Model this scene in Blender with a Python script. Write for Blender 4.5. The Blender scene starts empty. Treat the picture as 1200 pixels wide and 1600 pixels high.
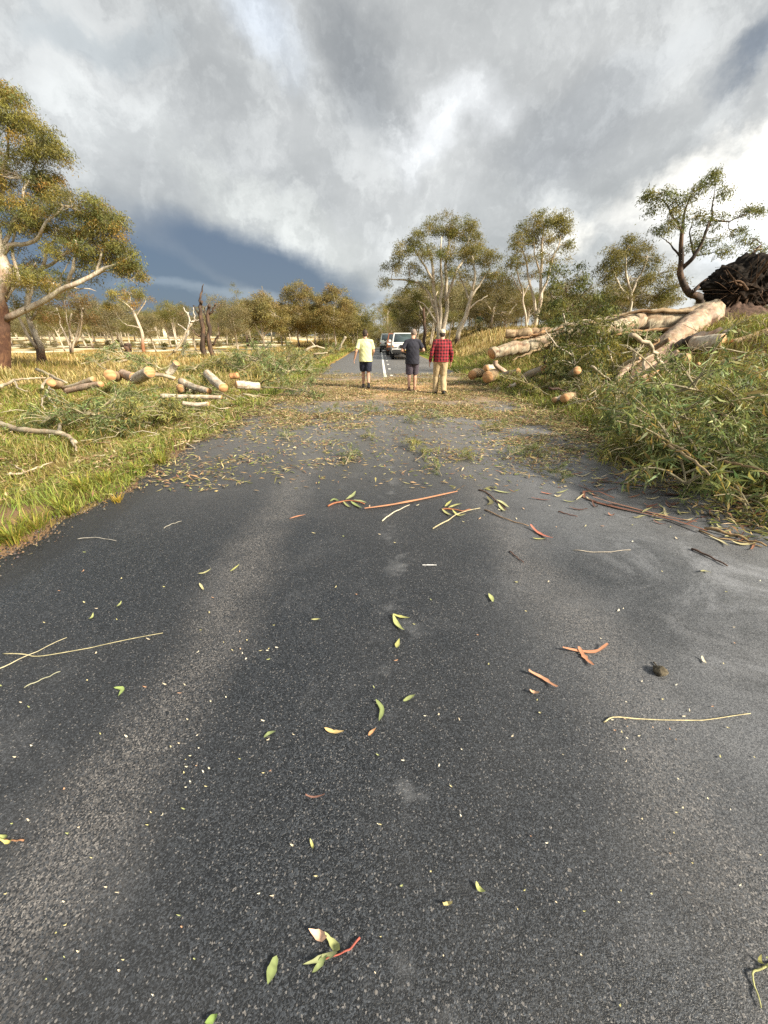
import bpy, bmesh, math
import numpy as np
from mathutils import Vector, Matrix

scene = bpy.context.scene
col = scene.collection
R = math.radians

# ------------------------------------------------------------------ camera
F, PITCH, YAW = 601.0, R(24.6), R(0.65)
CAM = np.array([0.0, 0.0, 1.58])
cam_data = bpy.data.cameras.new('camera')
cam = bpy.data.objects.new('camera', cam_data)
col.objects.link(cam)
cam.location = CAM
cam.rotation_euler = (math.pi / 2 - PITCH, 0, -YAW)
cam_data.sensor_fit = 'VERTICAL'
cam_data.sensor_height = 36.0
cam_data.lens = 36.0 * F / 1600.0
cam_data.clip_start = 0.05
cam_data.clip_end = 4000
scene.camera = cam

def ray(px, py):
    u, v = (px - 600.0) / F, (py - 800.0) / F
    d = np.array([u, math.cos(PITCH) - v * math.sin(PITCH), -math.sin(PITCH) - v * math.cos(PITCH)])
    c, s = math.cos(YAW), math.sin(YAW)
    return np.array([d[0] * c + d[1] * s, -d[0] * s + d[1] * c, d[2]])

def azel(px, py):
    d = ray(px, py)
    return math.atan2(d[0], d[1]), math.atan2(d[2], math.hypot(d[0], d[1]))

# ------------------------------------------------------------------ colour management
scene.view_settings.view_transform = 'Standard'
scene.view_settings.look = 'None'
scene.view_settings.exposure = 1.35
scene.view_settings.gamma = 1.0
scene.render.film_transparent = False
scene.cycles.max_bounces = 5
scene.cycles.diffuse_bounces = 3
scene.cycles.glossy_bounces = 2
scene.cycles.transmission_bounces = 4
scene.cycles.transparent_max_bounces = 6
scene.cycles.use_denoising = False
try:
    scene.cycles.denoising_prefilter = 'ACCURATE'
except Exception:
    pass

# ------------------------------------------------------------------ sun
SUN_AZ, SUN_EL = R(122), R(33)
sd = bpy.data.lights.new('sun', 'SUN')
sd.energy = 4.1
sd.angle = R(12.0)
sd.color = (1.0, 0.89, 0.71)
sun = bpy.data.objects.new('sun', sd)
col.objects.link(sun)
sv = Vector((math.sin(SUN_AZ) * math.cos(SUN_EL), math.cos(SUN_AZ) * math.cos(SUN_EL), math.sin(SUN_EL)))
sun.rotation_euler = sv.to_track_quat('Z', 'Y').to_euler()
sun.location = (20, -10, 30)

# ------------------------------------------------------------------ world: storm sky
world = bpy.data.worlds.new('World')
scene.world = world
world.use_nodes = True
wt = world.node_tree
wt.nodes.clear()

class NB:
    """small helper to chain shader nodes"""
    def __init__(self, tree):
        self.t = tree
    def n(self, typ, **kw):
        nd = self.t.nodes.new(typ)
        for k, v in kw.items():
            setattr(nd, k, v)
        return nd
    def put(self, sock, v):
        if hasattr(v, 'is_linked') or isinstance(v, bpy.types.NodeSocket):
            self.t.links.new(v, sock)
        else:
            sock.default_value = v
    def math(self, op, a, b=None, clamp=False):
        nd = self.n('ShaderNodeMath', operation=op)
        nd.use_clamp = clamp
        self.put(nd.inputs[0], a)
        if b is not None:
            self.put(nd.inputs[1], b)
        return nd.outputs[0]
    def vmath(self, op, a, b=None, scale=None):
        nd = self.n('ShaderNodeVectorMath', operation=op)
        self.put(nd.inputs[0], a)
        if b is not None:
            self.put(nd.inputs[1], b)
        if scale is not None:
            self.put(nd.inputs['Scale'], scale)
        return nd.outputs['Value'] if op in ('LENGTH', 'DOT_PRODUCT') else nd.outputs[0]
    def noise(self, vec, scale, detail=4, rough=0.55, dist=0.0, out='Fac'):
        nd = self.n('ShaderNodeTexNoise')
        self.put(nd.inputs['Vector'], vec)
        nd.inputs['Scale'].default_value = scale
        nd.inputs['Detail'].default_value = detail
        nd.inputs['Roughness'].default_value = rough
        nd.inputs['Distortion'].default_value = dist
        return nd.outputs[out]
    def ss(self, v, a, b, lo=0.0, hi=1.0):
        nd = self.n('ShaderNodeMapRange', interpolation_type='SMOOTHSTEP')
        self.put(nd.inputs['Value'], v)
        nd.inputs['From Min'].default_value = a
        nd.inputs['From Max'].default_value = b
        nd.inputs['To Min'].default_value = lo
        nd.inputs['To Max'].default_value = hi
        return nd.outputs[0]
    def mix(self, f, a, b, blend='MIX'):
        nd = self.n('ShaderNodeMix', data_type='RGBA', blend_type=blend)
        nd.clamp_factor = True
        self.put(nd.inputs[0], f)
        self.put(nd.inputs[6], a if not isinstance(a, tuple) else (*a[:3], 1))
        self.put(nd.inputs[7], b if not isinstance(b, tuple) else (*b[:3], 1))
        return nd.outputs[2]

EXPO = 2 ** 1.35
wb = NB(wt)
tc = wb.n('ShaderNodeTexCoord')
d0 = wb.vmath('NORMALIZE', tc.outputs['Generated'])
sep0 = wb.n('ShaderNodeSeparateXYZ'); wt.links.new(d0, sep0.inputs[0])
zc = wb.math('ADD', wb.math('MAXIMUM', sep0.outputs[2], 0.0), 0.22)
plan = wb.n('ShaderNodeCombineXYZ')
wb.put(plan.inputs[0], wb.math('DIVIDE', sep0.outputs[0], zc))
wb.put(plan.inputs[1], wb.math('DIVIDE', sep0.outputs[1], zc))
pv = plan.outputs[0]
# wispy displacement of the view direction
w1 = wb.vmath('SUBTRACT', wb.noise(pv, 1.1, 8, 0.62, 0.0, 'Color'), (0.5, 0.5, 0.5))
w2 = wb.vmath('SUBTRACT', wb.noise(d0, 3.4, 8, 0.62, 0.0, 'Color'), (0.5, 0.5, 0.5))
dw = wb.vmath('ADD', d0, wb.vmath('ADD', wb.vmath('SCALE', w1, scale=0.13), wb.vmath('SCALE', w2, scale=0.30)))
sep = wb.n('ShaderNodeSeparateXYZ'); wt.links.new(dw, sep.inputs[0])
azn = wb.math('ARCTAN2', sep.outputs[0], sep.outputs[1])
hyp = wb.math('SQRT', wb.math('ADD', wb.math('MULTIPLY', sep.outputs[0], sep.outputs[0]), wb.math('MULTIPLY', sep.outputs[1], sep.outputs[1])))
eln = wb.math('ARCTAN2', sep.outputs[2], hyp)
ae = wb.n('ShaderNodeCombineXYZ'); wb.put(ae.inputs[0], azn); wb.put(ae.inputs[1], eln)
# a calmer copy for the smooth storm bank
dq = wb.vmath('ADD', d0, wb.vmath('ADD', wb.vmath('SCALE', w1, scale=0.05), wb.vmath('SCALE', w2, scale=0.10)))
sq = wb.n('ShaderNodeSeparateXYZ'); wt.links.new(dq, sq.inputs[0])
hq = wb.math('SQRT', wb.math('ADD', wb.math('MULTIPLY', sq.outputs[0], sq.outputs[0]), wb.math('MULTIPLY', sq.outputs[1], sq.outputs[1])))
ae_calm = wb.n('ShaderNodeCombineXYZ')
wb.put(ae_calm.inputs[0], wb.math('ARCTAN2', sq.outputs[0], sq.outputs[1])); wb.put(ae_calm.inputs[1], wb.math('ARCTAN2', sq.outputs[2], hq))
big = wb.noise(pv, 0.75, 9, 0.56, 0.15)
fine = wb.noise(d0, 6.5, 9, 0.60, 0.2)
c = wb.mix(wb.ss(big, 0.34, 0.66), (0.52, 0.535, 0.525), (0.76, 0.77, 0.75))

def blob(c, px, py, rx, ry, rot, colour, strength=1.0, inner=0.35, outer=1.25, src=None):
    a0, e0 = azel(px, py)
    a1, _ = azel(px + rx, py); a2, _ = azel(px - rx, py)
    _, e1 = azel(px, py - ry); _, e2 = azel(px, py + ry)
    mp = wb.n('ShaderNodeMapping', vector_type='TEXTURE')
    wt.links.new((src or ae).outputs[0], mp.inputs[0])
    mp.inputs['Location'].default_value = (a0, e0, 0)
    mp.inputs['Rotation'].default_value = (0, 0, R(-rot))
    mp.inputs['Scale'].default_value = (abs(a1 - a2) / 2, abs(e1 - e2) / 2, 1)
    ln = wb.vmath('LENGTH', mp.outputs[0])
    return wb.mix(wb.ss(ln, inner, outer, strength, 0.0), c, colour)


c = blob(c, 190, 190, 120, 70, 20, (0.80, 0.82, 0.80), 0.7)
c = blob(c, 420, 330, 170, 45, 22, (0.72, 0.735, 0.70), 0.85)
c = blob(c, 130, 20, 150, 60, 0, (0.40, 0.44, 0.455), 0.6)
c = blob(c, 590, 110, 110, 120, 25, (0.33, 0.345, 0.35), 0.85, 0.1, 1.4)
c = blob(c, 870, 215, 130, 110, 0, (0.44, 0.455, 0.46), 0.75)
c = blob(c, 960, 120, 120, 60, -20, (0.60, 0.62, 0.62), 0.6)
c = blob(c, 405, 55, 95, 75, 35, (0.74, 0.80, 0.87), 0.85, 0.1, 1.4)
c = blob(c, 690, 200, 120, 66, -25, (1.0, 1.02, 1.02), 1.0, 0.2, 1.25)
c = blob(c, 1165, 95, 85, 50, -35, (0.24, 0.275, 0.32), 0.9, .2, 1.4)
c = blob(c, 1330, 245, 300, 100, 10, (1.5, 1.45, 1.32), 1.0, 0.3, 1.1)
c = blob(c, 1120, 290, 150, 62, -14, (1.25, 1.22, 1.12), 1.0, .3, 1.3)
c = blob(c, 1190, 320, 230, 95, -8, (1.5, 1.46, 1.36), 1.0, .25, 1.25)
c = blob(c, 1240, 250, 170, 95, -10, (1.6, 1.56, 1.46), 1.0, .3, 1.2)
c = blob(c, 908, 385, 60, 52, 30, (1.2, 1.16, 1.05), 1.0, .2, 1.3)
c = blob(c, 1180, 370, 110, 60, 0, (0.85, 0.90, 0.95), 0.6)
# the storm bank low on the left is smooth: laid after the cloud texture
c = blob(c, 575, 488, 60, 22, 0, (0.60, 0.64, 0.68), 0.9)

# cloud modulation
mod = wb.ss(fine, 0.30, 0.70, 0.90, 1.12)
c = wb.vmath('SCALE', c, scale=mod)
bn = wb.noise(wb.vmath('ADD', d0, wb.vmath('SCALE', w2, scale=0.34)), 4.0, 10, 0.64, 0.0)
bil = wb.math('ABSOLUTE', wb.math('SUBTRACT', bn, 0.5))
c = wb.vmath('SCALE', c, scale=wb.ss(bil, 0.0, 0.15, 0.90, 1.18))
c = blob(c, 150, 505, 520, 190, 17, (0.125, 0.175, 0.255), 1.0, 0.74, 1.0, ae_calm)
c = blob(c, 420, 425, 250, 60, 16, (0.14, 0.185, 0.26), 1.0, 0.45, 1.05, ae_calm)
c = blob(c, 250, 458, 90, 12, 0, (0.27, 0.33, 0.41), 0.7, .1, 1.3, ae_calm)
c = blob(c, 385, 466, 110, 13, 2, (0.33, 0.385, 0.45), 0.8, .1, 1.3, ae_calm)
c = blob(c, 585, 492, 55, 20, 0, (0.62, 0.66, 0.70), 0.9, .2, 1.3, ae_calm)
# the light seen is cloud with a little of the clear sky behind it
sky = wb.n('ShaderNodeTexSky', sky_type='NISHITA')
sky.sun_disc = False
sky.sun_elevation = SUN_EL
sky.sun_rotation = SUN_AZ
STR = 0.10
cl = wb.vmath('SCALE', c, scale=1.0 / (STR * EXPO))
final = wb.mix(0.94, sky.outputs[0], cl)
bg = wb.n('ShaderNodeBackground')
bg.inputs['Strength'].default_value = STR
wt.links.new(final, bg.inputs['Color'])
wo = wb.n('ShaderNodeOutputWorld')
wt.links.new(bg.outputs[0], wo.inputs['Surface'])
# ------------------------------------------------------------------ helpers
rng = np.random.default_rng(7)

def sstep(a, b, x):
    t = np.clip((np.asarray(x, float) - a) / (b - a), 0, 1)
    return t * t * (3 - 2 * t)

def vnoise(x, y, s=1.0, seed=0):
    x = np.asarray(x, float) * s + seed * 7.31; y = np.asarray(y, float) * s + seed * 3.17
    return (np.sin(x * 1.7 + 1.3 * np.sin(y * 1.1)) + np.sin(y * 2.1 + 1.1 * np.sin(x * 0.9)) + np.sin((x + y) * 3.3 + np.sin(x * 2.3)) * 0.6 + np.sin((x - y * 1.4) * 5.1) * 0.4) / 3.0

ROAD_L, ROAD_R = -2.95, 3.60

def H(x, y):
    """height of the land"""
    x = np.asarray(x, float); y = np.asarray(y, float)
    r = 2.0 * sstep(4.0, 11.0, x) + 0.012 * np.clip(x - 10, 0, 60)
    r = r * (0.55 + 0.45 * sstep(-2, 9, y))
    l = -0.22 * sstep(-3.2, -5.0, x) * (1 - 0.7 * sstep(-7, -14, x)) 
    l = l + 0.9 * sstep(-5, -16, x) * sstep(45, 110, y) + 0.5 * sstep(-14, -30, x) * sstep(60, 120, y)
    off = np.maximum(sstep(ROAD_R + 0.1, ROAD_R + 1.4, x), sstep(ROAD_L - 0.1, ROAD_L - 1.2, x))
    return r + l + off * (0.05 * vnoise(x, y, 0.9, 1) + 0.09 * vnoise(x, y, 0.23, 2)) - 0.035

def P(px, py, d):
    """point seen at pixel (px, py) of the 1200x1600 photo, d metres ahead"""
    r = ray(px, py)
    return CAM + r * (d / r[1])

def mpp(px, py, d):
    r = ray(px, py)
    return (d / r[1]) / F

def G(px, py, z=0.0):
    r = ray(px, py)
    return CAM + r * ((z - CAM[2]) / r[2])

def GH(px, py, lim=160):
    r = ray(px, py)
    s = 0.5
    while s < lim:
        p = CAM + r * s
        if p[2] <= H(p[0], p[1]):
            return p
        s += 0.03 + s * 0.004
    p = CAM + r * s
    p[2] = H(p[0], p[1])
    return p

def GHz(px, py, lift):
    r = ray(px, py)
    s = 0.5
    while s < 120:
        p = CAM + r * s
        if p[2] <= H(p[0], p[1]) + lift:
            return p
        s += 0.02 + s * 0.003
    return p

def proj(p):
    q = np.asarray(p, float) - CAM
    c, s = math.cos(YAW), math.sin(YAW)
    q = np.array([q[0] * c - q[1] * s, q[0] * s + q[1] * c, q[2]])
    f = q[1] * math.cos(PITCH) - q[2] * math.sin(PITCH); u = q[1] * math.sin(PITCH) + q[2] * math.cos(PITCH)
    return 600 + F * q[0] / f, 800 - F * u / f

def link(o, parent=None):
    col.objects.link(o)
    if parent is not None:
        o.parent = parent
    return o

def tag(o, label=None, cat=None, group=None, kind=None):
    if label: o['label'] = label
    if cat: o['category'] = cat
    if group: o['group'] = group
    if kind: o['kind'] = kind
    return o

def empty(name, loc, label, cat, group=None, rz=0.0):
    o = bpy.data.objects.new(name, None)
    o.empty_display_size = 0.2
    o.location = tuple(float(a) for a in loc)
    o.rotation_euler = (0, 0, rz)
    link(o)
    return tag(o, label, cat, group)

def mk(name, V, faces, mat, parent=None, cols=None, smooth=False, origin=None):
    """V (N,3); faces: array (M,k) or a list of such arrays; cols (N,3) linear rgb"""
    V = np.asarray(V, np.float64)
    if origin is not None:
        V = V - np.asarray(origin)
    if not isinstance(faces, list):
        faces = [faces]
    faces = [np.asarray(f, np.int32) for f in faces if len(f)]
    me = bpy.data.meshes.new(name)
    me.vertices.add(len(V))
    me.vertices.foreach_set('co', V.astype(np.float32).ravel())
    loops = np.concatenate([f.ravel() for f in faces])
    tot = np.concatenate([np.full(len(f), f.shape[1], np.int32) for f in faces])
    start = np.concatenate([[0], np.cumsum(tot)[:-1]]).astype(np.int32)
    me.loops.add(len(loops))
    me.loops.foreach_set('vertex_index', loops)
    me.polygons.add(len(tot))
    me.polygons.foreach_set('loop_start', start)
    me.polygons.foreach_set('loop_total', tot)
    if smooth:
        me.polygons.foreach_set('use_smooth', np.ones(len(tot), bool))
    me.update(calc_edges=True)
    me.validate()
    if cols is not None:
        at = me.attributes.new('col', 'FLOAT_COLOR', 'POINT')
        c4 = np.ones((len(V), 4), np.float32)
        c4[:, :3] = cols
        at.data.foreach_set('color', c4.ravel())
    if isinstance(mat, (list, tuple)):
        for m in mat: me.materials.append(m)
    else:
        me.materials.append(mat)
    o = bpy.data.objects.new(name, me)
    if origin is not None and parent is None:
        o.location = tuple(float(a) for a in origin)
    return link(o, parent)

def copy_tree(o, parent=None):
    c = o.copy()
    col.objects.link(c)
    c.parent = parent
    for ch in list(o.children):
        copy_tree(ch, c)
    return c

class Geo:
    """collects vertices, faces and colours for one mesh"""
    def __init__(self):
        self.V, self.C, self.Fq, self.Ft, self.n = [], [], [], [], 0
        self.ngons = []
    def add(self, V, quads=None, tris=None, c=(0.5, 0.5, 0.5)):
        V = np.asarray(V, float)
        C = np.asarray(c, float)
        if C.ndim == 1:
            C = np.tile(C, (len(V), 1))
        if quads is not None and len(quads): self.Fq.append(np.asarray(quads) + self.n)
        if tris is not None and len(tris): self.Ft.append(np.asarray(tris) + self.n)
        self.V.append(V); self.C.append(C); self.n += len(V)
    def build(self, name, mat, parent=None, smooth=True, origin=None):
        fs = []
        if self.Fq: fs.append(np.concatenate(self.Fq))
        if self.Ft: fs.append(np.concatenate(self.Ft))
        return mk(name, np.concatenate(self.V), fs, mat, parent, np.concatenate(self.C), smooth, origin)

def smooth_path(pts, n=None, wob=0.0, g=None):
    """Catmull-Rom through pts, optional wobble"""
    pts = np.asarray(pts, float)
    if len(pts) < 3 and n is None:
        n = 4
    if n is None:
        n = max(4, (len(pts) - 1) * 4)
    ext = np.vstack([2 * pts[0] - pts[1], pts, 2 * pts[-1] - pts[-2]])
    m = len(pts) - 1
    ts = np.linspace(0, m - 1e-6, n + 1)
    i = ts.astype(int); t = (ts - i)[:, None]
    p0, p1, p2, p3 = ext[i], ext[i + 1], ext[i + 2], ext[i + 3]
    out = 0.5 * ((2 * p1) + (-p0 + p2) * t + (2 * p0 - 5 * p1 + 4 * p2 - p3) * t ** 2 + (-p0 + 3 * p1 - 3 * p2 + p3) * t ** 3)
    if wob > 0:
        g = g or rng
        w = g.normal(0, wob, out.shape)
        w[0] = 0; w[-1] = 0
        out = out + w
    return out

def tube(geo, pts, rad, c, n=6, lump=0.0, cap=True, g=None, flat=None):
    """tapered tube along pts; c: rgb, or (k,3) colour per ring"""
    pts = np.asarray(pts, float); k = len(pts)
    rad = np.broadcast_to(np.asarray(rad, float), (k,)) if np.ndim(rad) else np.full(k, rad)
    t = np.gradient(pts, axis=0)
    t /= np.linalg.norm(t, axis=1)[:, None] + 1e-9
    mean = pts[-1] - pts[0]
    ref = np.array([0, 0, 1.0]) if abs(mean[2]) < 0.8 * (np.linalg.norm(mean) + 1e-9) else np.array([1.0, 0.13, 0])
    a = np.cross(t, ref); a /= np.linalg.norm(a, axis=1)[:, None] + 1e-9
    b = np.cross(a, t)
    th = np.linspace(0, 2 * np.pi, n, endpoint=False)
    rr = rad[:, None] * np.ones(n)
    if lump > 0:
        g = g or rng
        rr = rr * (1 + g.normal(0, lump, (k, n)))
    V = pts[:, None, :] + rr[..., None] * (np.cos(th)[None, :, None] * a[:, None, :] + (flat or 1.0) * np.sin(th)[None, :, None] * b[:, None, :])
    V = V.reshape(-1, 3)
    i = np.arange(k - 1)[:, None] * n; j = np.arange(n)[None, :]; j2 = (j + 1) % n
    q = np.stack([i + j, i + j2, i + n + j2, i + n + j], -1).reshape(-1, 4)
    C = np.asarray(c, float)
    C = C.reshape(-1, 3) if C.ndim == 3 else np.repeat(C, n, axis=0) if C.ndim == 2 else np.tile(C, (len(V), 1))
    tris = None
    if cap:
        V = np.vstack([V, pts[0], pts[-1]])
        C = np.vstack([C, C[0], C[-1]])
        jj = np.arange(n); jn = (jj + 1) % n; e = (k - 1) * n
        tris = np.vstack([np.stack([jn, jj, np.full(n, k * n)], 1), np.stack([e + jj, e + jn, np.full(n, k * n + 1)], 1)])
    geo.add(V, q, tris, C)

def streaks(k, n, pal, g, along=9.0, around=5.0):
    """bark colours for k rings of n points: long streaks and peeled patches"""
    pal = np.asarray(pal, float)
    s = np.linspace(0, along, k)[:, None]; th = np.linspace(0, 2 * np.pi, n, endpoint=False)[None, :]
    ph = g.uniform(0, 6.28, 8)
    f = (np.sin(th * 2 + ph[0] + 0.8 * np.sin(s * .7 + ph[1])) + .8 * np.sin(th * around + ph[2] + 1.2 * np.sin(s * .5 + ph[3])) + .7 * np.sin(s * 1.3 + ph[4] + 2 * np.sin(th + ph[5])) + .6 * np.sin(th * 9 + s * .6 + ph[6])) / 2.0 + g.normal(0, .28, (k, n))
    t = np.clip((f + 1.1) / 2.2, 0, .999) * (len(pal) - 1)
    i = t.astype(int); w = (t - i)[..., None]
    return np.clip((pal[i] * (1 - w) + pal[i + 1] * w) * (1 + g.normal(0, .10, (k, n, 1))), .01, .95)

def leaf_cards(geo, pos, L, W, cols, g, droop=0.7, flatness=0.0, bend=0.15):
    """one narrow pointed leaf (two quads' worth of six points) per position; vectorised"""
    N = len(pos)
    L = np.broadcast_to(np.asarray(L, float), (N,)); W = np.broadcast_to(np.asarray(W, float), (N,))
    d = g.normal(0, 1, (N, 3)); d /= np.linalg.norm(d, axis=1)[:, None]
    d[:, 2] *= (1 - flatness)
    d[:, 2] -= droop
    d /= np.linalg.norm(d, axis=1)[:, None]
    r = g.normal(0, 1, (N, 3))
    if flatness > 0:
        r[:, 2] *= (1 - flatness)
    s = np.cross(d, r)
    if flatness > 0.5:
        s = np.cross(d, np.array([0, 0, 1.0]) + 0.5 * (1 - flatness * 0.6) * g.normal(0, 1, (N, 3)))
    s /= np.linalg.norm(s, axis=1)[:, None] + 1e-9
    nrm = np.cross(d, s)
    l = L[:, None]; w = W[:, None] * 0.5
    bd = bend * l * g.normal(0, 1, (N, 1))
    p0 = pos
    m = pos + d * l * 0.45 + nrm * bd
    V = np.stack([p0, m + s * w, pos + d * l + nrm * bd * 0.2, m - s * w], 1).reshape(-1, 3)
    q = np.arange(N * 4).reshape(N, 4)
    geo.add(V, q, None, np.repeat(cols, 4, axis=0))

def pick(g, pal, n, jit=0.18):
    pal = np.asarray(pal, float)
    c = pal[g.integers(0, len(pal), n)]
    return np.clip(c * (1 + g.normal(0, jit, (n, 1))) * (1 + g.normal(0, 0.05, (n, 3))), 0.004, 0.95)

# ------------------------------------------------------------------ materials
def mat(name, build):
    m = bpy.data.materials.new(name)
    m.use_nodes = True
    t = m.node_tree
    t.nodes.clear()
    b = NB(t)
    out = b.n('ShaderNodeOutputMaterial')
    p = b.n('ShaderNodeBsdfPrincipled')
    t.links.new(p.outputs[0], out.inputs['Surface'])
    build(b, p, out)
    return m

def obj_co(b):
    return b.n('ShaderNodeTexCoord').outputs['Object']

def geo_co(b):
    return b.n('ShaderNodeNewGeometry').outputs['Position']

def att(b):
    nd = b.n('ShaderNodeAttribute'); nd.attribute_name = 'col'
    return nd.outputs['Color']

def bump(b, p, h, strength, dist):
    nd = b.n('ShaderNodeBump')
    nd.inputs['Strength'].default_value = strength
    nd.inputs['Distance'].default_value = dist
    b.put(nd.inputs['Height'], h)
    b.t.links.new(nd.outputs[0], p.inputs['Normal'])

def leaf_build(tr, rough=0.5):
    def f(b, p, out):
        c = att(b)
        b.put(p.inputs['Base Color'], c)
        p.inputs['Roughness'].default_value = rough
        p.inputs['Specular IOR Level'].default_value = 0.35
        t = b.n('ShaderNodeBsdfTranslucent')
        b.put(t.inputs['Color'], b.mix(0.35, c, (0.35, 0.30, 0.05)))
        mx = b.n('ShaderNodeMixShader'); mx.inputs[0].default_value = tr
        b.t.links.new(p.outputs[0], mx.inputs[1]); b.t.links.new(t.outputs[0], mx.inputs[2])
        b.t.links.new(mx.outputs[0], out.inputs['Surface'])
    return f

M = {}
M['leaf'] = mat('gum_leaf', leaf_build(0.42))
M['litter'] = mat('fallen_leaf', leaf_build(0.12, 0.6))
M['grass'] = mat('grass_blade', leaf_build(0.30, 0.6))

def bark_f(b, p, out):
    co = obj_co(b)
    st = b.n('ShaderNodeMapping'); st.inputs['Scale'].default_value = (1, 1, 0.35); b.put(st.inputs[0], co)
    n = b.noise(st.outputs[0], 9, 7, 0.7)
    n2 = b.noise(st.outputs[0], 3.2, 6, 0.65, 0.6)
    c = b.mix(b.ss(n, 0.35, 0.7), b.vmath('SCALE', att(b), scale=0.62), b.vmath('SCALE', att(b), scale=1.12))
    c = b.mix(b.ss(n2, 0.50, 0.60, 0, 0.62), c, b.mix(0.72, att(b), (0.24, 0.13, 0.07)))
    b.put(p.inputs['Base Color'], c)
    p.inputs['Roughness'].default_value = 0.8
    bump(b, p, n, 0.5, 0.03)
M['bark'] = mat('gum_bark', bark_f)

def wood_f(b, p, out):
    co = obj_co(b)
    ln = b.vmath('LENGTH', co)
    w = b.n('ShaderNodeTexWave', wave_type='RINGS', rings_direction='SPHERICAL')
    b.put(w.inputs[0], co); w.inputs['Scale'].default_value = 9; w.inputs['Distortion'].default_value = 2.5; w.inputs['Detail'].default_value = 3
    n = b.noise(co, 14, 4)
    c = b.mix(w.outputs['Fac'], (0.44, 0.22, 0.095), (0.58, 0.34, 0.16))
    c = b.mix(b.ss(n, 0.45, 0.75, 0, 0.6), c, (0.56, 0.36, 0.18))
    b.put(p.inputs['Base Color'], c)
    p.inputs['Roughness'].default_value = 0.75
M['cut'] = mat('fresh_cut_wood', wood_f)

def col_f(rough=0.7, nscale=0, namp=0.3, spec=0.4):
    def f(b, p, out):
        c = att(b)
        if nscale:
            n = b.noise(obj_co(b), nscale, 5, 0.6)
            c = b.vmath('SCALE', c, scale=b.ss(n, 0.3, 0.7, 1 - namp, 1 + namp))
            bump(b, p, n, 0.4, 0.5 / nscale)
        b.put(p.inputs['Base Color'], c)
        p.inputs['Roughness'].default_value = rough
        p.inputs['Specular IOR Level'].default_value = spec
    return f
M['earth'] = mat('root_earth', col_f(0.95, 6, 0.5, 0.2))
M['stick'] = mat('dry_stick', col_f(0.75, 18, 0.3))

def solid(name, rgb, rough=0.6, metal=0.0, spec=0.5, nscale=0, namp=0.15, coat=0.0):
    def f(b, p, out):
        if nscale:
            n = b.noise(obj_co(b), nscale, 4, 0.6)
            c = b.mix(b.ss(n, 0.3, 0.7), tuple(a * (1 - namp) for a in rgb), tuple(min(1, a * (1 + namp)) for a in rgb))
            b.put(p.inputs['Base Color'], c)
            bump(b, p, n, 0.25, 0.3 / nscale)
        else:
            p.inputs['Base Color'].default_value = (*rgb, 1)
        p.inputs['Roughness'].default_value = rough
        p.inputs['Metallic'].default_value = metal
        p.inputs['Specular IOR Level'].default_value = spec
        p.inputs['Coat Weight'].default_value = coat
    return mat(name, f)
# ------------------------------------------------------------------ land, road, markings
def axis(stops):
    out = []
    for a, b, st in stops:
        out.append(np.arange(a, b, st))
    return np.concatenate(out + [[stops[-1][1]]])

gx = axis([(-900, -100, 50), (-100, -30, 4), (-30, -14, 1.0), (-14, 14, 0.25), (14, 30, 1.0), (30, 100, 4), (100, 900, 50)])
gy = axis([(-60, -6, 6), (-6, 26, 0.3), (26, 60, 1.2), (60, 160, 5), (160, 1500, 60)])
GX, GY = np.meshgrid(gx, gy)
GZ = H(GX, GY)
V = np.stack([GX, GY, GZ], -1).reshape(-1, 3)
nx, ny = len(gx), len(gy)
i = (np.arange(ny - 1)[:, None] * nx + np.arange(nx - 1)[None, :]).ravel()
Q = np.stack([i, i + 1, i + nx + 1, i + nx], 1)

def ground_f(b, p, out):
    co = geo_co(b)
    s = b.n('ShaderNodeSeparateXYZ'); b.put(s.inputs[0], co)
    n1 = b.noise(co, 0.6, 5, 0.6); n2 = b.noise(co, 5, 6, 0.7); n3 = b.noise(co, 28, 4, 0.7)
    c = b.mix(b.ss(n1, 0.38, 0.62), (0.17, 0.125, 0.042), (0.13, 0.115, 0.034))
    c = b.mix(b.ss(n2, 0.48, 0.70, 0, 0.75), c, (0.10, 0.062, 0.032))
    c = b.mix(b.ss(n3, 0.45, 0.7, 0, 0.5), c, (0.25, 0.19, 0.085))
    # open dry paddock farther off
    dry = b.ss(s.outputs[1], 16, 34)
    c = b.mix(b.math('MULTIPLY', dry, 0.85), c, b.mix(b.ss(n1, 0.35, 0.65), (0.40, 0.27, 0.085), (0.33, 0.20, 0.058)))
    pale = b.math('MULTIPLY', b.math('MULTIPLY', b.ss(s.outputs[1], 40, 47), b.ss(s.outputs[0], -13, -17)), b.ss(b.noise(co, 0.16, 4), 0.44, 0.58))
    c = b.mix(pale, c, (0.76, 0.69, 0.50))
    # green strip along the right edge of the road and bare dirt on the left
    gs = b.math('MULTIPLY', b.ss(s.outputs[0], 3.6, 3.9), b.ss(s.outputs[0], 6.2, 4.8))
    gs = b.math('MULTIPLY', gs, b.ss(s.outputs[1], 13, 18))
    c = b.mix(gs, c, (0.13, 0.17, 0.035))
    dt = b.math('MULTIPLY', b.ss(s.outputs[0], -4.6, -3.6), b.ss(s.outputs[0], -2.0, -3.0))
    dt = b.math('MULTIPLY', dt, b.ss(n1, 0.40, 0.52))
    dt = b.math('MULTIPLY', dt, b.ss(s.outputs[1], 9, 6))
    c = b.mix(dt, c, b.mix(n2, (0.19, 0.115, 0.065), (0.29, 0.19, 0.11)))
    b.put(p.inputs['Base Color'], c)
    p.inputs['Roughness'].default_value = 0.95
    p.inputs['Specular IOR Level'].default_value = 0.15
    bump(b, p, n3, 0.6, 0.03)
tag(mk('ground', V, Q, mat('paddock_ground', ground_f), smooth=True), kind='structure')

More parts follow.
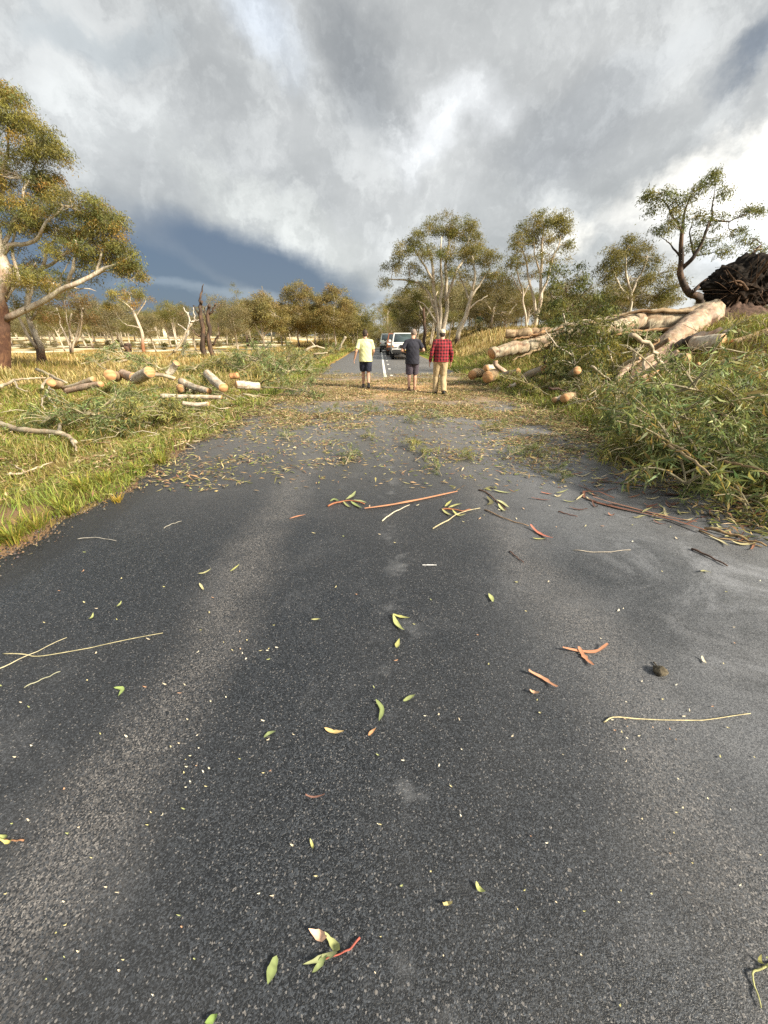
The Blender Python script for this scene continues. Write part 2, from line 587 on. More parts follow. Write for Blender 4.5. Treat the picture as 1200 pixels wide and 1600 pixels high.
def edge_l(y):
    return ROAD_L + 0.06 * np.sin(y * 1.9) + 0.05 * np.sin(y * 4.7 + 1) + 0.035 * np.sin(y * 11.0) + 0.02 * np.sin(y * 23.0 + 2)
def edge_r(y):
    return ROAD_R + 0.25 * sstep(14, 3, y) + 0.06 * np.sin(y * 1.5 + 2) + 0.04 * np.sin(y * 5.1)

ry = np.concatenate([np.arange(-6, 30, 0.12), np.arange(30, 420, 4)])
fx = np.linspace(0, 1, 15)
L0, R0 = edge_l(ry), edge_r(ry)
RX = L0[:, None] + (R0 - L0)[:, None] * fx[None, :]
RZ = np.zeros_like(RX) + 0.018 * (1 - (2 * fx[None, :] - 1) ** 2) * 0
RZ[:, 0] = -0.02; RZ[:, -1] = -0.02
RV = np.stack([RX, np.repeat(ry[:, None], 15, 1), RZ], -1).reshape(-1, 3)
i = (np.arange(len(ry) - 1)[:, None] * 15 + np.arange(14)[None, :]).ravel()
RQ = np.stack([i, i + 1, i + 16, i + 15], 1)

def asphalt_f(b, p, out):
    co = geo_co(b)
    s = b.n('ShaderNodeSeparateXYZ'); b.put(s.inputs[0], co)
    X, Y = s.outputs[0], s.outputs[1]
    vo = b.n('ShaderNodeTexVoronoi'); b.put(vo.inputs['Vector'], co); vo.inputs['Scale'].default_value = 225
    vo.inputs['Randomness'].default_value = 1.0
    sc_ = b.n('ShaderNodeSeparateColor'); b.put(sc_.inputs[0], vo.outputs['Color'])
    rnd, rnd2 = sc_.outputs[0], sc_.outputs[1]
    vo2 = b.n('ShaderNodeTexVoronoi'); b.put(vo2.inputs['Vector'], co); vo2.inputs['Scale'].default_value = 62
    sc2 = b.n('ShaderNodeSeparateColor'); b.put(sc2.inputs[0], vo2.outputs['Color'])
    big = b.noise(co, 0.55, 5, 0.6); mid = b.noise(co, 2.6, 5, 0.65); wob = b.noise(co, 0.9, 3, 0.5)
    xw = b.math('ADD', X, b.math('MULTIPLY', b.math('SUBTRACT', wob, 0.5), 0.5))
    def track(cx, w):
        a = b.math('ABSOLUTE', b.math('SUBTRACT', xw, cx))
        return b.ss(a, 0.0, w, 1, 0)
    tr = b.math('MAXIMUM', b.math('MAXIMUM', track(-1.0, 0.34), b.math('MULTIPLY', track(1.15, 0.38), 0.95)), b.math('MULTIPLY', track(2.75, 0.6), 0.8))
    tr = b.math('MULTIPLY', tr, b.ss(mid, 0.28, 0.62, 0.35, 1.0))
    # binder and stones
    c = b.mix(b.math('POWER', rnd, 2.2), (0.0045, 0.0058, 0.0080), (0.052, 0.060, 0.073))
    c = b.vmath('SCALE', c, scale=b.ss(b.noise(co, 130, 4, 0.7), 0.25, 0.75, 0.55, 1.5))
    c = b.mix(b.ss(big, 0.35, 0.65, 0, 0.22), c, (0.047, 0.048, 0.052))
    # polished wheel tracks: more bare stone showing
    c = b.mix(b.math('MULTIPLY', tr, b.ss(rnd2, 0.35, 0.85, 0, 0.75)), c, (0.17, 0.16, 0.155))
    th = b.math('SUBTRACT', 0.972, b.math('MULTIPLY', tr, 0.075))
    chip = b.math('GREATER_THAN', rnd2, th)
    c = b.mix(b.math('MULTIPLY', chip, 0.48), c, (0.30, 0.285, 0.275))
    chip2 = b.math('GREATER_THAN', sc2.outputs[0], b.math('SUBTRACT', 0.9965, b.math('MULTIPLY', tr, 0.011)))
    chip2 = b.math('MULTIPLY', chip2, b.ss(vo2.outputs['Distance'], 0.34, 0.26))
    c = b.mix(b.math('MULTIPLY', chip2, 0.32), c, (0.42, 0.38, 0.34))
    # dust and old patches; on the right, sky sheen painted in as paler colour
    dust_sheen = b.ss(b.noise(co, 1.5, 8, 0.72, 0.6), 0.50, 0.68)
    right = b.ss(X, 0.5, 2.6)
    dm = b.math('MULTIPLY', dust_sheen, b.math('ADD', 0.14, b.math('MULTIPLY', right, 0.46)))
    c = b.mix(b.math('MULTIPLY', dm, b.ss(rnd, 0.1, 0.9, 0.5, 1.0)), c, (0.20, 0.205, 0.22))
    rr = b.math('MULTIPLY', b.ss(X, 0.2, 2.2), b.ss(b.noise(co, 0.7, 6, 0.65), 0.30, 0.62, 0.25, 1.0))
    c = b.mix(b.math('MULTIPLY', rr, 0.68), c, b.mix(b.ss(rnd, 0.2, 0.8), (0.105, 0.113, 0.130), (0.215, 0.225, 0.245)))  # painted sky sheen: blue-grey lightening of the right lane
    sheen_wisp = b.math('MULTIPLY', b.ss(X, 1.3, 2.6), b.ss(b.noise(co, 1.1, 9, 0.75, 1.2), 0.47, 0.66))
    c = b.mix(b.math('MULTIPLY', b.math('MULTIPLY', sheen_wisp, 0.68), b.ss(rnd, 0.0, 0.8, 0.5, 1.0)), c, (0.30, 0.315, 0.35))  # brighter wisps of painted sheen towards the right edge
    # scuffs down the middle
    sc3 = b.math('MULTIPLY', track(0.14, 0.22), b.ss(b.noise(co, 3.2, 6, 0.65), 0.52, 0.66))
    c = b.mix(b.math('MULTIPLY', sc3, 0.28), c, (0.26, 0.27, 0.29))
    # fresh dark seal on the left edge
    c = b.mix(b.ss(xw, -2.45, -2.62, 0, 0.5), c, (0.012, 0.012, 0.013))
    # sawdust ground into the surface where the trunk was cut, and greyed surface beyond, with sky sheen painted into that grey
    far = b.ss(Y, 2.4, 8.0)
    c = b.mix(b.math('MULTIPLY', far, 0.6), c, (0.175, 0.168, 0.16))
    saw = b.math('MULTIPLY', b.ss(Y, 9.3, 12.0), b.ss(Y, 18.5, 15.0))
    saw = b.math('MULTIPLY', saw, b.ss(X, -2.6, -0.6))
    saw = b.math('MULTIPLY', saw, b.ss(b.noise(co, 0.85, 7, 0.7), 0.36, 0.56))
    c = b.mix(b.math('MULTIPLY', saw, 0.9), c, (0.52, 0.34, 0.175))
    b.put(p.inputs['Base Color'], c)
    wet = b.ss(big, 0.36, 0.6)
    b.put(p.inputs['Roughness'], b.math('ADD', 0.36, b.math('MULTIPLY', wet, 0.2)))
    p.inputs['Specular IOR Level'].default_value = 0.5
    hgt = b.math('SUBTRACT', 1.0, vo.outputs['Distance'])
    bump(b, p, b.math('ADD', b.noise(co, 260, 3, 0.6), b.math('MULTIPLY', rnd, 0.35)), 0.6, 0.0035)
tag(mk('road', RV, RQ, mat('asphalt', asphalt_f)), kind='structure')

# worn white centre line (solid on this side, broken on the other), seen beyond the debris
paint = solid('road_paint', (0.72, 0.72, 0.68), 0.6, nscale=30, namp=0.2)
def strip(name, x0, x1, ys):
    g = Geo()
    for a, b_ in ys:
        g.add([(x0, a, 0.004), (x1, a, 0.004), (x1, b_, 0.004), (x0, b_, 0.004)], [[0, 1, 2, 3]])
    return tag(g.build(name, paint, smooth=False), kind='structure')
strip('centre_line', 0.19, 0.31, [(17.2, 400)])
strip('lane_dashes', 0.47, 0.59, [(17.6 + 3.6 * k, 18.2 + 3.6 * k) for k in range(45)])

# ------------------------------------------------------------------ grass
def blades(name, x, y, L, W, cols, lean=0.5, zoff=0.0):
    n = len(x)
    g = np.random.default_rng(len(x))
    z = H(x, y) + zoff
    a = g.uniform(0, 2 * np.pi, n)
    s = np.stack([np.cos(a), np.sin(a), np.zeros(n)], 1) * (W / 2)[:, None]
    ln = g.normal(0, lean, (n, 2)) * L[:, None]
    base = np.stack([x, y, z - 0.01], 1)
    tip = base + np.stack([ln[:, 0], ln[:, 1], L * g.uniform(0.6, 1.0, n)], 1)
    midp = base + np.stack([ln[:, 0] * 0.3, ln[:, 1] * 0.3, L * 0.6], 1)
    V = np.stack([base - s, base + s, midp + s * 0.8, tip, midp - s * 0.8], 1).reshape(-1, 3)
    k = np.arange(n)[:, None] * 5
    q = np.hstack([k, k + 1, k + 2, k + 4]); t = np.hstack([k + 4, k + 2, k + 3])
    return tag(mk(name, V, [q, t], M['grass'], cols=np.repeat(cols, 5, 0)), kind='stuff')

g = np.random.default_rng(11)
GREEN = [(0.23, 0.285, 0.055), (0.18, 0.245, 0.046), (0.29, 0.31, 0.065)]
STRAW = [(0.46, 0.36, 0.155), (0.40, 0.31, 0.12), (0.54, 0.45, 0.23), (0.33, 0.255, 0.09)]
OLIVE = [(0.15, 0.145, 0.032), (0.19, 0.17, 0.036), (0.23, 0.19, 0.05)]
def near_grass(x0, x1, y0, y1, n, side):
    x = g.uniform(x0, x1, n); y = y0 + (y1 - y0) * g.uniform(0, 1, n) ** 1.7
    f = vnoise(x, y, 0.8, 5) + 0.5 * vnoise(x, y, 2.3, 6)
    ed = edge_l(y) - 0.03 - x if side < 0 else x - edge_r(y) - 0.03
    bare = (side < 0) & (vnoise(x, y, 0.55, 9) > 0.25) & (ed > 0.25) & (ed < 1.5) & (y < 8)
    keep = (ed > g.uniform(0, 0.28, n) * (f < 0.2)) & (f > -0.75 + 0.3 * g.normal(0, 1, n)) & ~(bare & (g.uniform(0, 1, n) < 0.9))
    x, y, f, ed = x[keep], y[keep], f[keep], ed[keep]
    n = len(x)
    cc = pick(g, STRAW, n); gr = pick(g, GREEN, n); ol = pick(g, OLIVE, n)
    w = g.uniform(0, 1, n)
    isg = w < (0.34 + 0.35 * (f > 0.25) + 0.3 * (ed < 0.9))
    iso = (~isg) & (g.uniform(0, 1, n) < 0.55)
    cc[isg] = gr[isg]; cc[iso] = ol[iso]
    return x, y, cc
x, y, cc = near_grass(-13, -2.9, 0.8, 24, 150000, -1)
L = g.uniform(0.07, 0.24, len(x)) * (0.8 + 0.5 * (vnoise(x, y, 0.9, 8) > 0.2))
blades('grass', x, y, L, 0.006 + 0.0011 * np.abs(y), cc, 0.55)
x, y, cc = near_grass(3.7, 13, 1.5, 26, 90000, 1)
L = g.uniform(0.12, 0.36, len(x))
blades('grass', x, y, L, 0.006 + 0.0012 * np.abs(y), cc, 0.5)
# taller dry grass over the paddock on both sides
n = 150000
y = 15 + 75 * g.uniform(0, 1, n) ** 2.0
x = np.where(g.uniform(0, 1, n) < 0.5, -3.2 - 60 * g.uniform(0, 1, n) ** 1.4, 4.3 + 45 * g.uniform(0, 1, n) ** 1.4)
k = ~((y > 41) & (x < -14)); x, y = x[k], y[k]; n = len(x)
cc = pick(g, STRAW, n, 0.22)
f = vnoise(x, y, 0.35, 3)
ol = pick(g, OLIVE, n); k = (f > 0.25) & (g.uniform(0, 1, n) < 0.7)
cc[k] = ol[k]
rd = ((x < -3.2) & (x > -5.0)) | ((x > 4.2) & (x < 5.6))
k = rd & (g.uniform(0, 1, n) < 0.75); gr = pick(g, GREEN, n); cc[k] = gr[k]
L = g.uniform(0.15, 0.5, n) * np.where(rd, 0.5, 1.0) * (0.7 + 0.5 * (vnoise(x, y, 0.5, 4) > 0))
blades('dry_grass', x, y, L, 0.010 + 0.0011 * y, cc, 0.35)

# crumbled tar, grit and dirt along both edges
def scatter_grit(n, edge, side):
    y = 0.6 + 16 * g.uniform(0, 1, n) ** 1.3
    x = edge(y) + side * g.normal(0.02, .10, n)
    s_ = g.uniform(.004, .017, n)
    V = np.stack([x, y, np.where(side * (x - edge(y)) > 0, H(x, y) + .012, .003)], 1)
    dirs = g.normal(0, 1, (n, 4, 3)); dirs[:, 3] = np.abs(dirs[:, 3]) * (0.4, 0.4, 1.2)
    dirs /= np.linalg.norm(dirs, axis=2)[..., None]; dirs[:, :3, 2] *= .2
    VV = (V[:, None, :] + dirs * s_[:, None, None]).reshape(-1, 3)
    k = np.arange(n)[:, None] * 4
    t = np.concatenate([k + np.array([0, 1, 3]), k + np.array([1, 2, 3]), k + np.array([2, 0, 3])])
    pal_ = [(.02, .02, .022), (.035, .034, .034), (.16, .10, .06), (.22, .16, .10), (.09, .08, .075)]
    return tag(mk('gravel', VV, t, M['stick'], cols=np.repeat(pick(g, pal_, n), 4, 0)), kind='stuff')
scatter_grit(9000, edge_l, -1)
scatter_grit(5000, edge_r, 1)
# green tussocks at the edge of the tar on the left
for j, (px, py, s) in enumerate([(20, 842, 1.0), (55, 822, .8), (95, 790, .7), (130, 762, 1.0), (165, 752, .8), (182, 782, .45), (215, 735, .9), (250, 722, .9), (110, 800, .5)]):
    c0 = G(px, py)
    nb = int(160 * s)
    a = g.uniform(0, 2 * np.pi, nb); r = np.abs(g.normal(0, 0.05 * s, nb))
    gg = Geo()
    xx = c0[0] + r * np.cos(a) * 1.6; yy = c0[1] + r * np.sin(a) * 1.6
    base = np.stack([xx, yy, np.full(nb, -0.02)], 1)
    LL = g.uniform(0.07, 0.22, nb) * s
    d = np.stack([np.cos(a) * g.uniform(0.1, 0.9, nb), np.sin(a) * g.uniform(0.1, 0.9, nb), np.ones(nb)], 1) * LL[:, None]
    sd_ = np.stack([-np.sin(a), np.cos(a), np.zeros(nb)], 1) * 0.004
    VV = np.stack([base - sd_, base + sd_, base + d * 0.6 + sd_ * 0.7, base + d * [1.25, 1.25, 0.9], base + d * 0.6 - sd_ * 0.7], 1).reshape(-1, 3)
    k = np.arange(nb)[:, None] * 5
    cc = pick(g, [(0.22, 0.26, 0.03), (0.28, 0.27, 0.04), (0.16, 0.21, 0.03), (0.42, 0.33, 0.08)] if j != 5 else [(0.55, 0.36, 0.05), (0.40, 0.32, 0.05)], nb)
    o = mk('grass_tuft', VV, [np.hstack([k, k + 1, k + 2, k + 4]), np.hstack([k + 4, k + 2, k + 3])], M['grass'], cols=np.repeat(cc, 5, 0), origin=(c0[0], c0[1], 0))
    if j == 5:
        tag(o, 'small orange-yellow tuft standing alone on the tar beside the left grass edge', 'grass tuft')
    else:
        tag(o, 'bright green grass tuft growing at the left edge of the tar', 'grass tuft', 'grass tufts along the left edge of the tar')

# ------------------------------------------------------------------ fallen leaves, bark and chips
DRYL = [(0.34, 0.23, 0.11), (0.24, 0.15, 0.08), (0.44, 0.33, 0.17), (0.42, 0.36, 0.19), (0.26, 0.26, 0.09), (0.30, 0.28, 0.11), (0.25, 0.13, 0.08), (0.54, 0.44, 0.28), (0.46, 0.31, 0.17)]
GRNL = [(0.15, 0.18, 0.045), (0.20, 0.21, 0.06), (0.26, 0.24, 0.09), (0.11, 0.14, 0.04)]
def scatter(name, x, y, L, W, cols, lift, onroad):
    gg = Geo()
    z = (np.full(len(x), 0.006) if onroad else H(x, y)) + lift
    leaf_cards(gg, np.stack([x, y, z], 1), L, W, cols, g, droop=0.0, flatness=0.86, bend=0.10)
    o = gg.build(name, M['litter'], smooth=False)
    v = np.empty(len(o.data.vertices) * 3, np.float32); o.data.vertices.foreach_get('co', v)
    v = v.reshape(-1, 3)
    if onroad:
        v[:, 2] = np.maximum(v[:, 2], 0.004)
    o.data.vertices.foreach_set('co', v.ravel()); o.data.update()
    return tag(o, kind='stuff')

n = 420000
x = g.uniform(-3.0, 3.9, n); y = 4.0 + 15 * g.uniform(0, 1, n)
cl = vnoise(x, y, 0.9, 12) + 0.7 * vnoise(x, y, 2.6, 13) + 0.4 * vnoise(x, y, 6.0, 14)
yy_ = y + 0.85 * np.clip(x - .6, 0, 4) + 0.4 * np.clip(-x - 1.2, 0, 3)
dens = (0.16 * sstep(3.8, 5.4, yy_) + 0.86 * sstep(5.6, 10.5, yy_)) * sstep(19.5, 15, y)
keep = g.uniform(0, 1, n) < dens * sstep(-0.6 + 0.45 * sstep(10, 6, yy_), 1.0, cl) * 0.72 + 0.02 * sstep(3.6, 5, yy_)
x, y = x[keep], y[keep]
c1 = pick(g, DRYL, len(x)); c2 = pick(g, GRNL, len(x))
k = g.uniform(0, 1, len(x)) < 0.22
c1[k] = c2[k]
scatter('leaf_litter', x, y, g.uniform(0.04, 0.15, len(x)) * g.uniform(.65, 1, len(x)), g.uniform(0.010, 0.025, len(x)), c1, np.abs(g.normal(0, 0.012, len(x))), True)
# heaped up against both verges
n = 70000
x = -2.6 - 8.0 * np.abs(g.normal(0, 0.5, n)); y = 3.5 + 19 * g.uniform(0, 1, n) ** 1.3
cl = vnoise(x, y, 0.7, 15) + 0.6 * vnoise(x, y, 2.2, 16)
keep = (x < edge_l(y) + 0.5 * sstep(5, 9, y)) & (g.uniform(0, 1, n) < sstep(-0.6, 0.6, cl) * (0.25 + 0.75 * sstep(4, 8, y)))
x, y = x[keep], y[keep]
c1 = pick(g, DRYL, len(x)); c2 = pick(g, GRNL, len(x)); k = g.uniform(0, 1, len(x)) < 0.42; c1[k] = c2[k]
scatter('leaf_litter', x, y, g.uniform(0.06, 0.18, len(x)), g.uniform(0.012, 0.028, len(x)), c1, np.abs(g.normal(0, 0.06, len(x))) + 0.03, False)
n = 30000
x = 3.0 + 6.0 * np.abs(g.normal(0, 0.5, n)); y = 2.6 + 16 * g.uniform(0, 1, n)
keep = (x > 3.2 + 0.3 * vnoise(x, y, 1.3, 17)) & (g.uniform(0, 1, n) < 0.8)
x, y = x[keep], y[keep]
c1 = pick(g, DRYL, len(x)); c2 = pick(g, GRNL, len(x)); k = g.uniform(0, 1, len(x)) < 0.45; c1[k] = c2[k]
scatter('leaf_litter', x, y, g.uniform(0.06, 0.18, len(x)), g.uniform(0.012, 0.028, len(x)), c1, np.abs(g.normal(0, 0.05, len(x))) + 0.04, False)
# twigs strewn over both verges
n = 1100
gg = Geo()
sx = np.where(g.uniform(0, 1, n) < .55, -3.0 - np.abs(g.normal(0, 3.5, n)), 3.5 + np.abs(g.normal(0, 2.2, n))); sy = 5.5 + 15 * g.uniform(0, 1, n)
for q in range(n):
    a = g.uniform(0, 6.28); ln = g.uniform(.10, .55); dx, dy = math.cos(a) * ln, math.sin(a) * ln
    e0 = np.array([sx[q], sy[q], float(H(sx[q], sy[q])) + g.uniform(.03, .16)]); e1 = e0 + (dx, dy, g.normal(0, .06))
    tube(gg, np.array([e0, (e0 + e1) / 2 + g.normal(0, .04, 3), e1]), np.array([.007, .005, .003]) * g.uniform(.5, 1.4), np.array([(.46, .40, .28), (.34, .25, .15), (.22, .12, .07), (.52, .46, .36)][int(g.integers(0, 4))]), 4, 0, False)
tag(gg.build('twig_litter', M['stick']), kind='stuff')
# pale sawdust and wood chips where the trunk crossed the road
n = 14000
x = g.normal(1.0, 1.9, n); y = g.normal(13.3, 1.2, n)
keep = (x > -2.6) & (x < 4.6) & (vnoise(x, y, 1.1, 18) > -0.35)
x, y = x[keep], y[keep]
gg = Geo()
leaf_cards(gg, np.stack([x, y, np.full(len(x), 0.012)], 1), g.uniform(0.02, 0.07, len(x)), g.uniform(0.015, 0.03, len(x)),
           pick(g, [(0.60, 0.41, 0.21), (0.52, 0.32, 0.14), (0.68, 0.50, 0.29)], len(x)), g, 0.0, 0.8, 0.1)
o = tag(gg.build('sawdust', M['litter'], smooth=False), kind='stuff')
# ------------------------------------------------------------------ eucalypts
CREAM = np.array((0.62, 0.55, 0.44)); GREYB = np.array((0.42, 0.39, 0.34)); DARKB = np.array((0.075, 0.045, 0.032)); REDB = np.array((0.30, 0.13, 0.06))
GOLD = [(0.21, 0.185, 0.048), (0.17, 0.165, 0.048), (0.13, 0.14, 0.045), (0.26, 0.17, 0.042), (0.19, 0.175, 0.05)]
GOLD = [tuple(1.4 * q for q in c_) for c_ in GOLD]
OLV = [(0.125, 0.122, 0.040), (0.16, 0.145, 0.042), (0.095, 0.103, 0.036), (0.185, 0.155, 0.042)]
OLV = [tuple(1.4 * q for q in c_) for c_ in OLV]
GRNC = [(0.075, 0.098, 0.030), (0.10, 0.115, 0.034), (0.055, 0.075, 0.026), (0.14, 0.135, 0.045)]
GRNC = [tuple(1.45 * q for q in c_) for c_ in GRNC]

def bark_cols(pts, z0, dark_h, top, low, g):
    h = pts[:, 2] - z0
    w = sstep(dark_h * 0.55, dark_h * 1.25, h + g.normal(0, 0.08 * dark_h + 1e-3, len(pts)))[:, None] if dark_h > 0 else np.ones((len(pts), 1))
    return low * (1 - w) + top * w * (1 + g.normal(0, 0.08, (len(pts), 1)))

def tree_px(label, d, base, trunks, blobs, seed, pal=OLV, leafL=0.16, leafW=0.036, npl=80, kden=1.0, dark=1.5,
            top=CREAM, low=DARKB, rc=0.38, name='gum_tree', cat='tree', group=None, depth=0.75, twig=True, droop=0.75, base_z=None, vis=1.0):
    """trunks: list of (pixel polyline, width px at start, width px at end); blobs: (px, py, rx, ry[, density])"""
    g = np.random.default_rng(seed)
    bp = P(base[0], base[1], d)
    gz = float(H(bp[0], bp[1])) if base_z is None else base_z
    B = np.array([bp[0], bp[1], gz])
    root = empty(name, B, label, cat, group)
    tg = Geo(); nodes = []; nrad = []
    for ti, (pl, w0, w1) in enumerate(trunks):
        off = np.cumsum(g.normal(0, 0.22, len(pl))) if ti else np.zeros(len(pl))
        if ti == 0: off = np.cumsum(np.concatenate([[0], g.normal(0, 0.12, len(pl) - 1)]))
        pts = np.array([P(a, b_, d + o) for (a, b_), o in zip(pl, off)])
        if pl[0] == base or ti == 0:
            pts = np.vstack([[pts[0][0], pts[0][1], gz - 0.25], pts])
        m = mpp(pl[0][0], pl[0][1], d)
        pts = smooth_path(pts, None, 0.0, g)
        k = len(pts)
        L = np.linalg.norm(pts[-1] - pts[0])
        ph_ = g.uniform(0, 6.28, 3); tt_ = np.linspace(0, 1, k)[:, None]
        pts = pts + (np.sin(tt_ * 11 + ph_) * .018 + np.sin(tt_ * 23 + ph_ * 2) * .008) * L * np.sin(np.pi * tt_)
        rad = np.linspace(w0, max(w1, 0.5), k) * m * 0.5
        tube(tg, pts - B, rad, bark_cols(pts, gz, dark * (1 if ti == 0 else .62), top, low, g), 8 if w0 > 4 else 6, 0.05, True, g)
        nodes.append(pts); nrad.append(rad)
    node = np.concatenate(nodes); nr = np.concatenate(nrad)
    cg = Geo()
    for bl in blobs:
        px, py, rx, ry = bl[:4]; dn = bl[4] if len(bl) > 4 else 1.0
        dd = d + g.normal(0, 0.35) * rx * mpp(px, py, d) * depth
        c0 = P(px, py, dd); m = mpp(px, py, dd)
        RX, RY = rx * m, ry * m
        # limb from the nearest wood to the middle of the blob
        if twig:
            j = int(np.argmin(np.linalg.norm(node - c0, axis=1) + 0.6 * np.maximum(0, node[:, 2] - c0[2])))
            st = node[j]
            md = (st + c0) / 2 + np.array([0, 0, -0.12 * np.linalg.norm(c0 - st)]) + g.normal(0, 0.08, 3) * np.linalg.norm(c0 - st)
            lp = smooth_path([st, md, c0], 8, 0.0, g)
            r0 = min(nr[j] * 0.7, 0.02 + 0.035 * np.linalg.norm(c0 - st))
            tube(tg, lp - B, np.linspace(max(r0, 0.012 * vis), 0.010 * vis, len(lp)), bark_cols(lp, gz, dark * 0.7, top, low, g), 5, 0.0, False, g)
        vol = RX * RY
        K = int(np.clip(7.0 * vol / (rc * rc) * 0.30 * kden * dn, 5, 420))
        u = g.normal(0, 1, (K, 3)); u /= np.linalg.norm(u, axis=1)[:, None]
        rr = g.uniform(0.25, 1.0, (K, 1)) ** 0.55
        u[:, 2] = np.where(u[:, 2] < -0.3, u[:, 2] * 0.6, u[:, 2])
        cen = c0 + u * rr * np.array([RX, RX * depth, RY])
        if twig:
            for q in range(0, K, 2):
                s = lp[int(g.integers(len(lp) // 2, len(lp)))]
                e = cen[q]
                mid = (s + e) / 2 + np.array([0, 0, -0.10 * np.linalg.norm(e - s)]) + g.normal(0, 0.05, 3)
                pts = np.stack([s, mid, e])
                tube(tg, pts - B, np.array([0.014, 0.010, 0.005]) * vis, top * 0.85, 4, 0.0, False, g)
        n = g.poisson(npl * 1.2, K) + 4
        ci = np.repeat(np.arange(K), n)
        N = len(ci)
        sp = g.normal(0, 1, (N, 3)) * np.array([rc, rc, rc * 0.62]) * 0.54
        sp[:, 2] -= 0.35 * (sp[:, 0] ** 2 + sp[:, 1] ** 2) / rc
        pos = cen[ci] + sp
        base_c = pick(g, pal, K, 0.12)
        cols = np.clip(base_c[ci] * (1 + g.normal(0, 0.20, (N, 1))), 0.005, 0.9)
        leaf_cards(cg, pos - B, leafL * g.uniform(0.6, 1.25, N), leafW * g.uniform(0.7, 1.25, N), cols, g, droop)
    tg.build('trunk', M['bark'], root)
    if cg.n:
        cg.build('crown', M['leaf'], root, smooth=False)
    return root

# --- big gum at the left edge
tree_px('big golden-topped gum with pale spreading limbs at the left edge of the photo', 23, (-6, 580),
        [([(-6, 580), (-2, 520), (5, 470), (2, 430), (-6, 385), (-10, 330)], 34, 10), ([(4, 500), (60, 475), (110, 445), (150, 427), (178, 415), (205, 400)], 10, 2),
         ([(5, 470), (30, 440), (62, 425), (100, 402), (140, 372), (168, 345)], 7, 1.5), ([(5, 470), (-4, 400), (-14, 320), (-12, 220)], 11, 3),
         ([(-6, 420), (20, 350), (40, 300), (60, 245)], 7, 1.5), ([(-10, 340), (8, 270), (12, 200)], 8, 2), ([(-4, 400), (20, 385), (45, 378), (75, 350), (100, 322)], 8, 2),
         ([(30, 440), (20, 390), (25, 340)], 6, 1.5), ([(105, 448), (112, 420), (120, 395), (118, 375)], 6, 1.5), ([(62, 425), (72, 400), (78, 380), (95, 370)], 5, 1.2),
         ([(150, 427), (158, 400), (172, 380), (180, 365)], 4, 1.2), ([(-6, 500), (-60, 430), (-110, 350)], 18, 4), ([(110, 445), (122, 452), (134, 450), (150, 455)], 3, .8), ([(85, 460), (95, 440), (98, 425), (108, 410)], 4, 1), ([(178, 416), (188, 400), (192, 385)], 2.5, .8), ([(40, 485), (50, 455), (48, 430), (56, 410)], 5, 1.2), ([(140, 432), (165, 425), (190, 430), (215, 445)], 3, 0.8)],
        [(8, 178, 42, 40), (48, 220, 44, 34), (85, 240, 22, 22), (22, 270, 52, 34, .85), (70, 290, 36, 22, .9), (115, 322, 52, 24), (160, 345, 36, 30), (187, 375, 20, 28), (203, 405, 18, 22, .8), (215, 425, 10, 12, .7),
         (85, 355, 60, 30, .75), (30, 340, 44, 34, .85), (140, 380, 40, 26, .75), (20, 415, 50, 28, .6), (70, 435, 60, 20, .42), (155, 412, 36, 16, .7), (195, 420, 24, 14, .8), (120, 430, 40, 12, .35), (105, 395, 50, 20, .5), (190, 405, 22, 22, .8),
         (-70, 240, 70, 70, .7), (-90, 340, 70, 60, .6), (-10, 140, 30, 22)],
        101, pal=GOLD + GOLD + [(.15, .165, .065), (.19, .20, .08), (.13, .14, .055)], leafL=0.145, leafW=0.030, npl=105, kden=2.3, rc=0.36, dark=4.6, low=np.array((0.12, 0.058, 0.038)), vis=1.3)
# two dark-footed smaller gums behind it
tree_px('dark-footed gum forking low just behind the big left gum', 28, (62, 582),
        [([(62, 582), (58, 545), (48, 500), (44, 455), (36, 420)], 12, 3), ([(74, 578), (64, 545), (54, 515)], 9, 6), ([(48, 500), (70, 470), (85, 440)], 5, 1.5), ([(58, 545), (30, 500), (20, 460)], 5, 1.5)],
        [(40, 430, 40, 24, .6), (85, 450, 40, 22, .6), (20, 470, 36, 22, .6), (70, 485, 40, 16, .5)], 102, pal=OLV, dark=1.9, vis=1.2)
tree_px('pale many-stemmed gum with rusty foliage left of the leaning tree', 40, (112, 552),
        [([(112, 552), (108, 520), (112, 490)], 4, 2), ([(112, 552), (122, 515), (130, 480)], 4, 1.5), ([(108, 540), (95, 505), (88, 480)], 3, 1.2), ([(118, 540), (128, 505), (124, 470)], 3, 1.2), ([(112, 530), (104, 495), (100, 470)], 2.5, 1)],
        [(105, 468, 38, 20), (75, 490, 28, 18, .8), (135, 490, 26, 20, .8), (110, 500, 40, 14, .4)], 103, pal=[(0.17, 0.11, 0.05), (0.13, 0.105, 0.042), (0.20, 0.125, 0.05)], leafL=.21, leafW=.05, rc=.5, npl=70, dark=0.6)
tree_px('slim leaning gum with orange bark and a flat crown', 42, (226, 552),
        [([(226, 552), (222, 525), (214, 500), (208, 485)], 6, 3.5), ([(208, 485), (196, 474), (184, 466)], 2.5, 1), ([(210, 490), (205, 472), (202, 458)], 2.5, 1), ([(212, 494), (222, 480), (228, 470)], 2, 1), ([(218, 512), (200, 508), (192, 504)], 2, .8)],
        [(200, 455, 30, 11), (182, 463, 16, 10), (222, 463, 16, 12), (205, 470, 22, 9, .5), (176, 476, 10, 8, .6)], 104, pal=GOLD, leafL=.20, leafW=.045, rc=.42, npl=75, dark=1.6, low=REDB)

